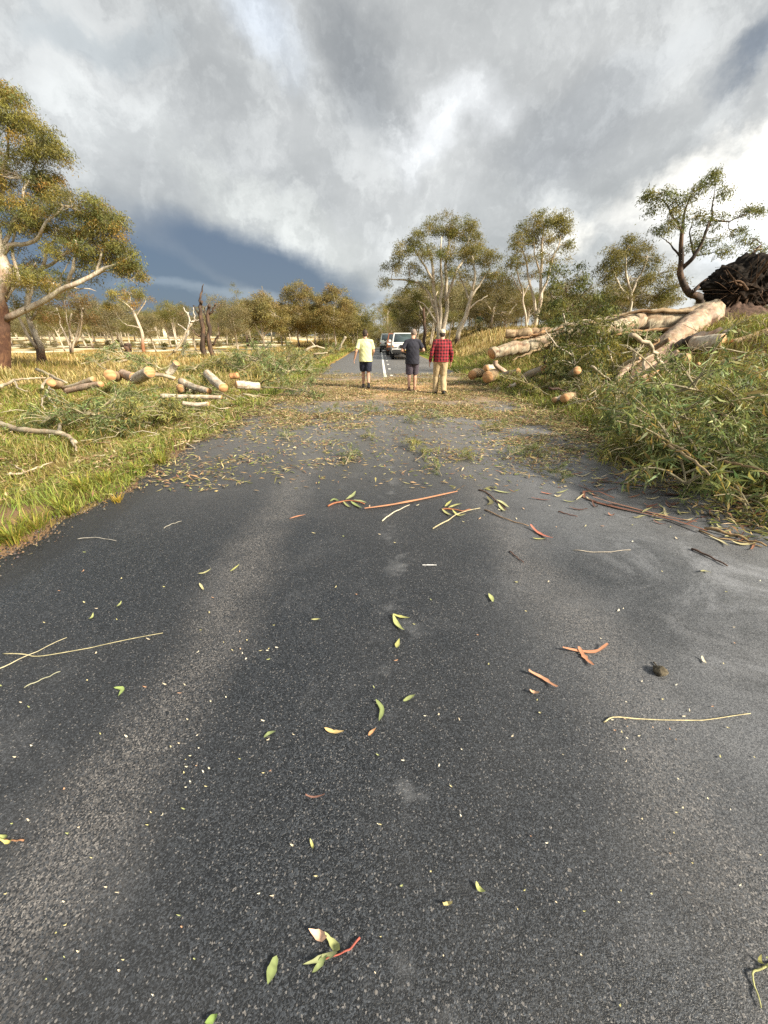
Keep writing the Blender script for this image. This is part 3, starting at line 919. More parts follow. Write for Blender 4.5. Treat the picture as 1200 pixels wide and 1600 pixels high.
# --- the mid-distance stand left of the road
STAND = [(.27, .22, .085), (.31, .245, .09), (.22, .19, .078)]
LEFT = [
    ('dense rounded gum with a white fan of branches, nearest the dead snag', 52, (412, 548),
     [([(412, 548), (410, 520), (406, 495)], 4.5, 2), ([(411, 530), (398, 505), (392, 490)], 2.5, 1), ([(411, 528), (424, 505), (430, 488)], 2.5, 1), ([(410, 520), (416, 495), (418, 475)], 2.5, 1)],
     [(408, 468, 26, 16), (392, 488, 22, 18), (428, 490, 22, 20), (410, 500, 34, 16, .7), (385, 505, 12, 14), (438, 508, 12, 14)], STAND),
    ('tallest gum of the stand left of the road', 60, (468, 545),
     [([(468, 545), (466, 515), (470, 480)], 4, 2), ([(467, 520), (458, 495), (455, 475)], 2, 1), ([(468, 510), (480, 485), (484, 470)], 2, 1)],
     [(465, 455, 26, 16), (450, 475, 18, 20), (484, 475, 18, 20), (466, 490, 28, 20), (480, 508, 22, 16, .8), (452, 508, 18, 16, .8)], STAND),
    ('broad gum with a straight white trunk nearest the road on the left', 58, (524, 541),
     [([(524, 541), (522, 515), (522, 480)], 4, 1.8), ([(522, 510), (534, 495), (542, 485)], 1.8, .8), ([(522, 512), (510, 495), (504, 485)], 1.8, .8)],
     [(522, 462, 26, 16), (508, 480, 18, 20), (540, 484, 18, 20), (524, 498, 28, 20), (548, 504, 12, 16, .9), (500, 506, 14, 18, .9)], STAND),
]
for i_, (lb, d, b_, tr, bl, pl) in enumerate(LEFT):
    tree_px(lb, d, b_, tr, bl, 120 + i_, pal=pl, leafL=.25, leafW=.06, rc=.6, npl=100, kden=1.9, dark=1.0, vis=1.5)

# --- stand right of the road
tree_px('tall spreading gum with a cluster of white stems behind the walkers', 40, (688, 548),
        [([(688, 548), (684, 520), (682, 470), (676, 420), (668, 385)], 9, 3), ([(690, 540), (696, 500), (696, 450), (700, 400), (702, 360)], 8, 2.5), ([(684, 530), (690, 480), (688, 430), (690, 370)], 6, 2),
         ([(682, 490), (668, 455), (650, 440), (628, 438), (606, 436)], 5, 1.5), ([(678, 440), (660, 410), (645, 385)], 4, 1.2), ([(696, 470), (712, 430), (726, 395), (734, 370)], 5, 1.5), ([(682, 505), (665, 478), (652, 470)], 3, 1)],
        [(690, 352, 30, 18), (655, 375, 24, 17), (672, 395, 30, 15, .7), (628, 392, 20, 14), (612, 412, 16, 10), (600, 440, 12, 9), (640, 420, 26, 12, .6), (722, 362, 26, 22), (740, 385, 20, 22), (705, 395, 28, 16, .6), (660, 440, 28, 12, .5), (700, 425, 26, 12, .4), (628, 450, 14, 8, .6)],
        140, pal=OLV, leafL=.18, leafW=.042, rc=.45, npl=85, dark=0.8, vis=1.4, kden=2.1)
tree_px('dark-trunked gum leaning over the parked cars beside the right verge', 44, (664, 546),
        [([(664, 546), (663, 515), (662, 480)], 6, 4), ([(662, 490), (648, 465), (632, 448)], 4, 1.5), ([(663, 500), (676, 475), (684, 455)], 3, 1.2), ([(662, 505), (652, 490), (640, 485)], 2.5, 1)],
        [(640, 462, 26, 14), (668, 462, 24, 16), (632, 485, 22, 16), (660, 488, 30, 16, .7), (616, 478, 14, 14), (684, 485, 20, 16, .6)], 141, pal=OLV, leafL=.19, leafW=.045, rc=.48, npl=85, dark=6.0, vis=1.3)
tree_px('white-limbed gum leaning right with forked upper limbs beside the white stems', 38, (712, 545),
        [([(712, 545), (720, 512), (730, 485), (738, 455)], 9, 5), ([(738, 455), (742, 425), (738, 400)], 4.5, 1.5), ([(736, 465), (752, 440), (766, 420)], 4, 1.2), ([(734, 470), (722, 440), (716, 420)], 3.5, 1.2), ([(730, 485), (748, 470), (762, 462)], 3, 1)],
        [(738, 400, 20, 14, .8), (764, 405, 24, 14), (770, 425, 18, 12, .8), (716, 425, 18, 12, .6), (750, 430, 24, 10, .4)], 142, pal=OLV, leafL=.18, leafW=.042, rc=.42, npl=80, kden=2.2, dark=0.8, vis=1.4)
tree_px('crooked low gum with bare twisting limbs between the white-trunked ones', 40, (775, 535),
        [([(762, 538), (768, 505), (772, 480)], 5, 3), ([(772, 480), (782, 460), (790, 445)], 3, 1), ([(770, 490), (758, 470), (754, 455)], 3, 1), ([(786, 536), (790, 505), (798, 485), (808, 475)], 4, 1.2), ([(790, 505), (780, 490)], 2, 1)],
        [(780, 440, 30, 14, .8), (800, 465, 26, 16, .7), (760, 455, 22, 14, .7), (785, 485, 34, 14, .5)], 143, pal=[(0.13, 0.11, 0.045), (0.16, 0.125, 0.045), (0.10, 0.095, 0.04)], leafL=.18, leafW=.042, rc=.45, npl=75, kden=2.2, dark=1.0, vis=1.4)
tree_px('tallest slender white gum standing behind the sawn log', 34, (838, 525),
        [([(838, 525), (841, 480), (845, 430), (848, 385), (850, 350)], 8, 2), ([(838, 500), (832, 460), (824, 420), (815, 385)], 5, 1.5), ([(842, 470), (856, 430), (868, 395), (876, 370)], 4, 1.2), ([(845, 430), (836, 400), (834, 375)], 3, 1)],
        [(858, 340, 28, 16), (832, 356, 24, 16), (878, 352, 16, 18), (812, 378, 18, 14), (850, 372, 34, 14, .6), (886, 378, 12, 12, .8), (828, 400, 28, 12, .5), (868, 400, 26, 14, .5), (806, 405, 14, 12, .6)],
        144, pal=OLV, leafL=.17, leafW=.040, rc=.40, npl=85, kden=2.0, dark=0.4, vis=1.4)
tree_px('thin white sapling gum left of the tallest slender one', 36, (824, 528),
        [([(824, 528), (822, 495), (817, 465), (812, 440), (806, 415)], 5, 1.5), ([(817, 465), (826, 445), (832, 430)], 2, .8), ([(816, 460), (804, 440), (798, 428)], 2, .8)],
        [(806, 420, 20, 12, .8), (830, 430, 18, 12, .6), (795, 435, 16, 12, .7), (815, 450, 24, 10, .4)], 145, pal=OLV, leafL=.17, leafW=.040, rc=.40, npl=75, dark=0.3, vis=1.3)
tree_px('bushy pale-green gum standing left of the black root plate', 22, (985, 500),
        [([(985, 500), (983, 465), (980, 430), (978, 400)], 6, 2), ([(983, 465), (1000, 430), (1012, 405)], 4, 1.2), ([(983, 470), (965, 440), (955, 415)], 4, 1.2), ([(984, 480), (1005, 455), (1025, 435)], 3, 1)],
        [(985, 385, 34, 17), (960, 402, 26, 18), (1012, 400, 26, 16), (945, 425, 22, 18, .8), (1030, 425, 26, 20, .8), (985, 430, 44, 20, .7), (1010, 460, 46, 20, .8), (955, 460, 34, 20, .8), (1045, 455, 24, 22, .8)],
        146, pal=[(0.16, 0.15, 0.05), (0.12, 0.125, 0.04), (0.20, 0.17, 0.06)], leafL=.13, leafW=.030, rc=.30, npl=75, kden=1.7, dark=0.6, vis=1.2)
tree_px('dark curving-trunked gum against the bright cloud beside the root plate', 16.5, (1092, 472),
        [([(1092, 472), (1078, 455), (1066, 430), (1062, 400), (1066, 360)], 13, 5), ([(1066, 360), (1070, 330), (1080, 305)], 5, 1.5), ([(1066, 362), (1050, 335), (1036, 312)], 4, 1.2), ([(1065, 420), (1085, 400), (1100, 370), (1108, 345)], 7, 2), ([(1100, 372), (1112, 335), (1116, 300)], 4, 1.2),
         ([(1080, 458), (1110, 432), (1140, 415), (1165, 404), (1190, 382)], 6, 1.5), ([(1108, 345), (1140, 345), (1165, 335)], 3, 1), ([(1062, 400), (1050, 385), (1040, 375)], 3, 1), ([(1085, 400), (1078, 370), (1082, 345)], 3, 1)],
        [(1034, 300, 26, 13), (1012, 303, 10, 10), (1060, 312, 20, 14), (1082, 302, 20, 16), (1105, 288, 20, 14), (1118, 273, 13, 7), (1132, 300, 10, 12, .8), (1020, 322, 16, 10, .7), (1045, 340, 20, 14, .8), (1090, 335, 26, 16, .9), (1120, 345, 22, 14, .9), (1062, 355, 26, 12, .6), (1030, 360, 14, 8, .7),
         (1105, 372, 26, 14, .7), (1085, 390, 20, 10, .4), (1165, 330, 14, 8, .8), (1186, 326, 9, 6), (1150, 360, 16, 8, .6), (1172, 372, 18, 9, .8), (1186, 388, 10, 6, .6), (1130, 390, 14, 9, .6)],
        147, pal=GRNC, leafL=.11, leafW=.026, rc=.22, npl=60, kden=1.05, dark=30, low=np.array((0.055, 0.038, 0.03)), vis=1.0, depth=.6)
tree_px('dark green bushy wattle rising behind the sawn fallen trunk', 17.5, (888, 530),
        [([(888, 530), (886, 490), (884, 450)], 4, 1.5), ([(886, 495), (866, 468), (855, 445)], 2.5, 1), ([(886, 490), (908, 462), (925, 445)], 2.5, 1)],
        [(885, 442, 30, 22), (862, 462, 30, 24), (912, 458, 30, 22), (885, 485, 50, 24), (935, 478, 28, 22), (866, 424, 16, 12, .6), (906, 428, 14, 14, .6), (955, 495, 26, 18), (860, 495, 24, 18)],
        148, pal=GRNC + [(.13, .14, .05)], leafL=.14, leafW=.034, rc=.28, npl=60, kden=1.0, name='wattle_bush', cat='bush', dark=5, vis=.8)

# --- dead snag, stump and bleached branches on the left
def snag(label, d, base, trunks, colr, name, cat, seed):
    g = np.random.default_rng(seed)
    bp = P(*base, d); gz = float(H(bp[0], bp[1])); B = np.array([bp[0], bp[1], gz])
    root = empty(name, B, label, cat)
    for ti, (pl, w0, w1) in enumerate(trunks):
        tg = Geo()
        pts = np.array([P(a, b_, d) for a, b_ in pl])
        if ti == 0 or pl[0][1] >= base[1] - 2:
            pts = np.vstack([[pts[0][0], pts[0][1], gz - 0.2], pts])
        m = mpp(*pl[0], d)
        pts = smooth_path(pts, None)
        pts[1:-1] += g.normal(0, 0.05, (len(pts) - 2, 3))
        tube(tg, pts - B, np.linspace(w0, w1, len(pts)) * m * 0.5, np.clip(np.array(colr) * (1 + g.normal(0, .2, (len(pts), 1))), .01, 1), 8, 0.14, True, g)
        tg.build('trunk' if w0 > 5 else 'limb', M['bark'], root)
    return root
snag('dead double-trunked snag with a thin broken spike, dark against the storm cloud', 36, (320, 553),
     [([(318, 553), (317, 520), (314, 485), (316, 470)], 10, 4), ([(315, 480), (313, 460), (318, 444)], 4, 1.2), ([(331, 553), (327, 520), (325, 488), (327, 476)], 8, 4), ([(318, 500), (306, 484), (304, 478)], 3, 1), ([(318, 528), (304, 520), (299, 515)], 3, 1), ([(327, 490), (335, 480), (337, 474)], 3.5, 1.5), ([(325, 500), (318, 488), (322, 478)], 3, 1), ([(332, 540), (342, 520), (340, 505)], 3, 1)],
     (0.075, 0.05, 0.036), 'dead_tree', 'dead tree', 5)
snag('short dark broken stump with side stubs below the leaning gum', 38, (200, 556),
     [([(201, 556), (200, 545), (198, 536)], 9, 8), ([(199, 552), (192, 548), (188, 546)], 4, 2), ([(203, 545), (205, 538)], 4, 2.5)], (0.07, 0.045, 0.035), 'tree_stump', 'stump', 6)
snag('bleached white dead tree with forked bare limbs left of the snag', 38, (286, 552),
     [([(286, 552), (292, 525), (296, 505), (294, 488)], 5.5, 2), ([(296, 508), (304, 495), (302, 480)], 3, 1), ([(293, 520), (284, 510), (278, 506)], 2.5, 1), ([(294, 492), (286, 480)], 2, 1), ([(297, 503), (310, 500), (314, 494)], 2, .8)],
     (0.66, 0.62, 0.54), 'dead_tree', 'dead tree', 7)

# --- woodland behind: five kinds, then copies
def wood_tree(seed, h, lean, pal, multi, dark, spread, low=0):
    g = np.random.default_rng(seed)
    root = bpy.data.objects.new('woodland_gum', None); link(root)
    tg, cg = Geo(), Geo()
    tips = []
    for s in range(multi):
        a = g.uniform(0, 6.28); top_ = np.array([np.cos(a) * spread * .5 + lean, np.sin(a) * spread * .5, h * g.uniform(.66, .86)])
        pts = smooth_path([(g.normal(0, .12), g.normal(0, .12), -.4), (top_[0] * .25, top_[1] * .25, h * .28), (top_[0] * .55, top_[1] * .55, h * .55), top_], 12)
        r0 = h * .021 / multi ** .35
        tube(tg, pts, np.linspace(r0, r0 * .3, len(pts)), bark_cols(pts, 0, dark, CREAM * g.uniform(.9, 1.2), DARKB, g), 6, .05, True, g)
        for q in range(5):
            st = pts[int(g.integers(4, 12))]
            aa = g.uniform(0, 6.28); ln = spread * g.uniform(.5, 1.0)
            e = st + np.array([np.cos(aa) * ln, np.sin(aa) * ln, h * g.uniform(.10, .26)])
            lp = smooth_path([st, (st + e) / 2 + (0, 0, -.1 * ln), e], 6)
            tube(tg, lp, np.linspace(r0 * .45, r0 * .14, len(lp)), CREAM * g.uniform(.7, 1.0), 5, 0, False, g)
            tips.append(e)
        tips.append(top_)
    for q in range(low):
        aa = g.uniform(0, 6.28); rr_ = spread * g.uniform(.2, 1.0)
        tips.append(np.array([np.cos(aa) * rr_, np.sin(aa) * rr_, h * g.uniform(.06, .62)]))
    for e in tips:
        K = 10
        cen = e + g.normal(0, 1, (K, 3)) * np.array([spread * .30, spread * .30, h * .065])
        n = g.poisson(58, K) + 4; ci = np.repeat(np.arange(K), n); N = len(ci)
        sp = g.normal(0, 1, (N, 3)) * np.array([.36, .36, .22]); sp[:, 2] -= .25 * (sp[:, 0] ** 2 + sp[:, 1] ** 2)
        cols = np.clip(pick(g, pal, K, .12)[ci] * (1 + g.normal(0, .2, (N, 1))), .005, .9)
        leaf_cards(cg, cen[ci] + sp, .25 * g.uniform(.6, 1.2, N), .062 * g.uniform(.7, 1.2, N), cols, g, .7)
    tg.build('trunk', M['bark'], root); cg.build('crown', M['leaf'], root, smooth=False)
    return root
BROWNISH = [(0.235, 0.21, 0.11), (0.20, 0.185, 0.10), (0.26, 0.215, 0.11)]
protos = [wood_tree(31, 9.5, .5, OLV, 2, .8, 2.4), wood_tree(32, 11, -.6, GOLD, 1, 1.5, 2.6), wood_tree(33, 8, .2, BROWNISH, 3, .4, 2.2), wood_tree(34, 12, .3, OLV, 2, 3.5, 2.8), wood_tree(35, 7, -.4, BROWNISH, 3, .5, 2.4), wood_tree(36, 7, .2, OLV, 2, 1.0, 2.8, 16), wood_tree(37, 6.5, -.2, BROWNISH, 2, 1.0, 3.0, 18)]
used_p = set()
def put_tree(kind, x, y, sc, label, group, g):
    o = protos[kind]
    if kind in used_p:
        o = copy_tree(protos[kind])
    used_p.add(kind)
    o.location = (x, y, float(H(x, y)) - 0.05)
    o.rotation_euler = (0, 0, float(g.uniform(0, 6.28)))
    o.scale = (sc, sc, sc * float(g.uniform(.9, 1.1)))
    tag(o, label, 'tree', group)
g = np.random.default_rng(77)
def band(pxs, d0, d1, topy0, topy1, label, group, kinds):
    hts = [9.5, 11, 8, 12, 7, 7, 6.5]
    for px in pxs:
        d = g.uniform(d0, d1); p = P(px, 540, d)
        k = int(kinds[int(g.integers(0, len(kinds)))])
        want = P(px, g.uniform(topy0, topy1), d)[2] - float(H(p[0], p[1]))
        put_tree(k, p[0], p[1], float(np.clip(want / (hts[k] * 1.0), .16, 1.6)), label, group, g)
band([-60, -20, 20, 48, 80, 100, 135, 152, 170, 190, 232, 250, 268, 285, 305, 342, 355, 372, 12, 62, 90, 118, 145, 180, 202, 222, 242, 276, 330, 364], 48, 72, 462, 496, 'woodland gum standing behind the dry paddock left of the snag and stand', 'gum trees behind the left paddock', [0, 2, 4, 2, 1])
band(list(range(-60, 585, 6)), 115, 190, 500, 515, 'small far gum on the skyline beyond the pale left paddock', 'far gums on the left skyline', [5, 6, 2, 2])
band(list(range(-60, 380, 13)), 76, 112, 472, 500, 'bushy gum in the second row of trees beyond the left paddock', 'second row of gums beyond the left paddock', [0, 2, 3, 2, 4])
band(list(range(-50, 375, 17)), 52, 70, 526, 537, 'low bushy gum scrub at the far side of the left paddock', 'low scrub beyond the left paddock', [5, 6])
band(list(range(596, 960, 9)), 62, 95, 505, 519, 'low bushy scrub along the back of the right-hand rise', 'low scrub on the right rise', [5, 6])
band([388, 400, 436, 448, 492, 506, 545, 556, 380, 394, 425, 441, 455, 482, 498, 512, 536, 550], 62, 84, 458, 492, 'gum filling the back of the stand left of the road', 'gums at the back of the left stand', [0, 3, 1, 5])
band([562, 570, 577, 583, 566, 574], 110, 220, 500, 520, 'distant gum beside the road where it vanishes, left side', 'far gums left of the vanishing road', [0, 3, 2])
band([600, 606, 612, 618, 626, 634, 622, 640, 610, 630, 646, 616], 65, 140, 452, 492, 'gum overhanging the queue of cars at the vanishing road', 'far gums above the queue of cars', [3, 0, 1, 3])
band([645, 652, 672, 680, 705, 722, 735, 748, 758, 770, 786, 798, 812, 826, 845, 858, 872, 648, 662, 690, 714, 742, 764, 778, 792, 805, 818, 835, 852, 865, 880, 895], 48, 80, 436, 482, 'woodland gum in shade behind the right-hand grassy rise', 'gums behind the right rise', [2, 0, 3, 2, 4])
band([700, 730, 760, 790, 820, 850, 900, 925, 950, 1000, 1040, 1080, 1120, 1150, 1190, 1240, 860, 880, 910, 940, 965, 1020], 40, 58, 440, 482, 'woodland gum seen behind the fallen trunk and root plate', 'gums behind the fallen trunk', [2, 0, 6, 4])
# pale farm shed glimpsed between the trunks
# ------------------------------------------------------------------ the fallen tree on the right bank
PINKB = np.array((0.50, 0.37, 0.28)); PALEB = np.array((0.50, 0.43, 0.31)); TANB = np.array((0.42, 0.30, 0.17))

def face_disc(g_, c, nrm, r, rim=0.04, n=14):
    nrm = np.asarray(nrm, float) / np.linalg.norm(nrm)
    a = np.cross(nrm, (0, 0, 1.0)); a /= np.linalg.norm(a) + 1e-9; b_ = np.cross(nrm, a)
    th = np.linspace(0, 2 * np.pi, n, endpoint=False)
    rr = r * (1 + rng.normal(0, 0.03, n))
    ring = c + nrm * 0.006 + rr[:, None] * (np.cos(th)[:, None] * a + np.sin(th)[:, None] * b_)
    back = ring - nrm * 0.02
    V = np.vstack([ring, back, c + nrm * 0.006])
    j = np.arange(n); k = (j + 1) % n
    g_.add(V, np.stack([j + n, k + n, k, j], 1), np.stack([j, k, np.full(n, 2 * n)], 1))

rp = P(1142, 462, 13.6)
base = np.array([rp[0], rp[1], float(H(rp[0], rp[1]))])
ft = empty('fallen_tree', base, 'huge uprooted gum lying on the right bank with its black root plate in the air', 'fallen tree')
def ft_tube(name, pl, w0, w1, colr, seed, lump=0.06, n=12, ends=True, wob=0.02):
    """pl: (px, py, d)"""
    g_ = np.random.default_rng(seed)
    pts = np.array([P(a, b_, d) for a, b_, d in pl])
    m = mpp(pl[0][0], pl[0][1], pl[0][2])
    pts = smooth_path(pts, max(6, 5 * (len(pts) - 1)))
    pts[1:-1] += g_.normal(0, wob, (len(pts) - 2, 3))
    k = len(pts)
    rad = np.linspace(w0, w1, k) * m * 0.5
    if w0 > 15:
        pts = smooth_path(pts, 60); k = len(pts); n = 32
        rad = np.interp(np.linspace(0, 1, k), np.linspace(0, 1, len(rad)), rad) * (1 + .05 * np.sin(np.linspace(0, 17, k) + seed) + .03 * np.sin(np.linspace(0, 41, k)))
        th = streaks(k, n, [(.16, .085, .05), colr * .62, np.array(colr) * .92, colr, (.50, .40, .27), np.array(colr) * .85, (.30, .20, .12)], g_, 12, 5)
        lump = .035
    else:
        th = np.clip(np.array(colr) * (1 + g_.normal(0, .12, (k, 1))), .01, 1)
    tg = Geo()
    tube(tg, pts - base, rad, th, n, lump, True, g_)
    o = tg.build(name, M['bark'], ft)
    if ends:
        cg = Geo()
        face_disc(cg, pts[-1] - base, pts[-1] - pts[-2], rad[-1] * 0.97)
        cg.build('cut_face', M['cut'], o, smooth=False)
    return pts
ft_tube('trunk', [(1118, 492, 13.3), (1060, 502, 13.3), (1000, 505, 13.4), (930, 512, 13.6), (880, 520, 13.8), (838, 532, 13.9)], 40, 22, PALEB, 1)
ft_tube('limb', [(1104, 498, 13.0), (1072, 520, 12.2), (1040, 548, 11.3), (1012, 578, 10.4), (990, 604, 9.8)], 43, 26, PINKB, 2, 0.09)
ft_tube('limb', [(862, 532, 13.8), (830, 540, 13.6), (798, 546, 13.4), (768, 553, 13.2)], 23, 16, PALEB, 3)
ft_tube('limb', [(860, 522, 13.9), (828, 521, 14.0), (790, 522, 14.1)], 18, 12, TANB, 4)
ft_tube('limb', [(1010, 500, 13.4), (985, 505, 13.0), (955, 512, 12.5), (925, 517, 12.0)], 24, 14, PALEB, 5, ends=False)
ft_tube('limb', [(1046, 556, 11.0), (1062, 540, 10.8), (1090, 528, 10.6), (1128, 521, 10.5), (1150, 528, 10.4), (1166, 536, 10.4)], 13, 8, np.array((0.10, 0.08, 0.065)), 6, 0.12, 8, False, .03)
# dark hanging slabs of split wood under the fork
ft_tube('limb', [(1060, 545, 11.6), (1040, 560, 11.2), (1015, 590, 10.6)], 22, 12, np.array((0.13, 0.07, 0.045)), 8, 0.2, 8, False, .05)
FRESH = np.array((.46, .27, .13))
for sd_, (pl_, a_, b_, c_) in enumerate([
    ([(1095, 489, 13.0), (1010, 485, 13.1), (950, 497, 13.2)], 13, 4, TANB), ([(1060, 514, 12.6), (985, 519, 12.6), (930, 528, 12.5)], 11, 5, FRESH),
    ([(1085, 504, 12.4), (1035, 530, 11.5), (1013, 553, 10.9)], 14, 5, FRESH), ([(1104, 508, 12.3), (1070, 540, 11.3), (1046, 574, 10.5)], 12, 4, TANB),
    ([(1002, 558, 10.7), (975, 580, 10.1), (954, 606, 9.6)], 13, 5, PINKB), ([(1034, 568, 10.1), (1006, 598, 9.5)], 12, 4, FRESH),
    ([(872, 528, 13.4), (836, 548, 13.1), (800, 563, 12.9)], 9, 3, TANB), ([(852, 519, 13.7), (800, 531, 13.6)], 8, 3, FRESH),
    ([(1110, 520, 11.9), (1160, 512, 11.5), (1210, 506, 11.3)], 15, 9, PALEB), ([(930, 505, 12.9), (880, 512, 13.1), (842, 524, 13.3)], 10, 4, TANB)]):
    g_ = np.random.default_rng(700 + sd_)
    pts = smooth_path([P(*q) for q in pl_], 14); m = mpp(*pl_[0])
    pts[1:-1] += g_.normal(0, .015, (len(pts) - 2, 3))
    tg = Geo(); tube(tg, pts - base, np.linspace(a_, b_, len(pts)) * m * .5, streaks(len(pts), 9, [c_ * .45, c_ * .8, c_, c_ * 1.15, c_ * .7], g_, 8, 3), 9, .22, True, g_, .55)
    tg.build('splintered_slab', M['bark'], ft)
# root plate: a ragged clod of dark soil with roots
from mathutils import noise as mnoise
bm = bmesh.new()
bmesh.ops.create_icosphere(bm, subdivisions=6, radius=1.0)
V = np.array([v.co[:] for v in bm.verts]); Ff = np.array([[v.index for v in f.verts] for f in bm.faces]); bm.free()
m = mpp(1142, 450, 13.6)
nn = np.array([0.62 * mnoise.fractal(Vector(v) * 1.3 + Vector((3, 1, 7)), 0.8, 2.1, 5) + 0.30 * mnoise.noise(Vector(v) * 6.0) + 0.22 * mnoise.noise(Vector(v) * 15.0) for v in V])
V = V * np.clip(1 + 0.42 * nn, .4, 1.7)[:, None]
V[:, 2] += 0.42 * np.exp(-((V[:, 0] - .12) / .22) ** 2) * (V[:, 2] > 0) - .18 * np.abs(V[:, 0]) * (V[:, 2] > 0)
V[:, 0] -= .25 * (V[:, 2] < 0.1) * (V[:, 0] < 0) * -1
PC = P(1150, 456, 13.7) - base
RV_ = V * np.array([56 * m, 0.62, 36 * m]) + PC
bw_ = np.clip(nn * .8 + .35 * V[:, 0] - .25 * V[:, 2], 0, 1)[:, None]
shade = np.clip((np.array((0.013, 0.010, 0.008)) * (1 - bw_) + np.array((.075, .045, .028)) * bw_) * (1 + rng.normal(0, .45, (len(V), 1))), .003, .2)
pt = mk('root_plate', RV_, Ff, M['earth'], ft, shade, smooth=False)
for q in range(60):
    a = rng.uniform(0, 2 * np.pi)
    st = np.array([np.cos(a) * 46 * m * rng.uniform(.4, 1), rng.normal(-.45, .2), np.sin(a) * 30 * m * rng.uniform(.4, 1)])
    dr = np.array([np.cos(a), rng.normal(-.25, .4), np.sin(a) + rng.normal(0, .3)]); dr /= np.linalg.norm(dr)
    ln = rng.uniform(.35, 1.0)
    pts = smooth_path([st - dr * .3, st + dr * ln * .5 + rng.normal(0, .08, 3), st + dr * ln + np.array([0, 0, -.25 * rng.uniform(0, 1)])], 6)
    rg = Geo(); tube(rg, pts + PC, np.linspace(rng.uniform(.006, .012) if q > 20 else rng.uniform(.015, .05), .004, len(pts)), np.clip(np.array((0.045, 0.028, 0.018)) * rng.uniform(.5, 2.6), 0, .3), 6, .1, True, rng)
    rg.build('root', M['earth'], pt)
# leaves still on the fallen crown: two big sprays hanging over the trunk
tree_px('dark green leafy bough broken upright across the middle of the fallen trunk', 11.4, (905, 598),
        [([(905, 598), (895, 560), (888, 530), (880, 490)], 5, 2), ([(898, 570), (925, 545), (945, 515)], 3, 1), ([(893, 555), (865, 535), (852, 515)], 3, 1)],
        [(880, 508, 34, 22), (862, 538, 28, 26), (905, 540, 36, 28), (895, 572, 50, 24), (940, 528, 28, 28), (935, 562, 36, 24), (915, 502, 24, 18), (860, 570, 24, 18, .8), (955, 500, 20, 16, .7), (920, 590, 40, 14)],
        201, pal=GRNC + [(.15, .16, .06)], leafL=.15, leafW=.030, rc=.24, npl=48, kden=.85, name='fallen_branch', cat='fallen branch', dark=0, vis=.9, droop=.55)
tree_px('olive leafy bough standing between the split fork and the sawn limb', 10.4, (965, 616),
        [([(965, 616), (960, 580), (950, 540)], 5, 2), ([(962, 590), (985, 565), (998, 545)], 3, 1)],
        [(955, 550, 28, 24, .8), (975, 578, 32, 22, .9), (945, 592, 40, 20), (992, 555, 20, 18, .5), (970, 605, 36, 14)],
        202, pal=OLV + GRNC, leafL=.15, leafW=.028, rc=.22, npl=34, name='fallen_branch', cat='fallen branch', dark=0, vis=.8, droop=.5)
# earth torn up below the root plate
mg = Geo()
a = np.linspace(0, 2 * np.pi, 40, endpoint=False); rr = np.linspace(0, 1, 12)
A_, R_ = np.meshgrid(a, rr)
mc = P(1150, 488, 13.3)
mx, my = mc[0] + R_ * np.cos(A_) * 2.2, mc[1] - .2 + R_ * np.sin(A_) * 1.5
mz = H(mx, my) + 0.34 * (1 - R_ ** 2) * (1 + .45 * vnoise(mx, my, 3.1) + .3 * vnoise(mx, my, 9)) - .12 * R_
Vm = np.stack([mx, my, mz], -1).reshape(-1, 3)
i = (np.arange(11)[:, None] * 40 + np.arange(40)[None, :]); i2 = (np.arange(11)[:, None] * 40 + (np.arange(40)[None, :] + 1) % 40)
Qm = np.stack([i, i2, i2 + 40, i + 40], -1).reshape(-1, 4)
tag(mk('earth_mound', Vm, Qm, M['earth'], cols=np.clip(np.array((0.105, 0.068, 0.052)) * (1 + rng.normal(0, .25, (len(Vm), 1))), 0, 1), smooth=True), kind='structure')

# ------------------------------------------------------------------ sawn logs
def log(x1, y1, x2, y2, w, label, bark=PALEB, lift=0.0, taper=1.0, dd=0.0, seed=0, bend=0.02, d=None, group=None):
    g_ = np.random.default_rng(seed + int(x1 * 7 + y1))
    if d is None:
        gp = GHz((x1 + x2) / 2, max(y1, y2) + w * 0.5, 0.46 if x1 < 500 else 0.14)
        d = gp[1]; w = w * .82
    p1, p2 = P(x1, y1, d + dd), P(x2, y2, d - dd)
    m = mpp(x1, y1, d); r = w * m * 0.5
    for p in (p1, p2):
        p[2] = max(p[2], float(H(p[0], p[1])) + r * 0.8)
    c = (p1 + p2) / 2
    B = np.array([c[0], c[1], min(p1[2], p2[2]) - r])
    pts = smooth_path([p1, c + g_.normal(0, bend, 3), p2], 8)
    tg = Geo()
    rad = np.linspace(r, r * taper, len(pts))
    pts = smooth_path(pts, 24); rad = np.linspace(r, r * taper, 25) * (1 + .05 * np.sin(np.linspace(0, 9, 25) + x1))
    bk = np.array(bark)
    tube(tg, pts - B, rad, streaks(25, 20, [(.32, .22, .14), bk * .8, bk * 1.0, bk * 1.1, bk * .95, (.42, .32, .21)], g_, 6, 4), 20, .03, True, g_)
    o = tg.build('log', M['bark'], None)
    o.location = tuple(float(q) for q in B)
    for e, nx_ in ((0, 1), (-1, -2)):
        cg = Geo(); face_disc(cg, pts[e] - B, pts[e] - pts[nx_], rad[e] * 0.97)
        cg.build('cut_face', M['cut'], o, smooth=False)
    return tag(o, label, 'log', group)
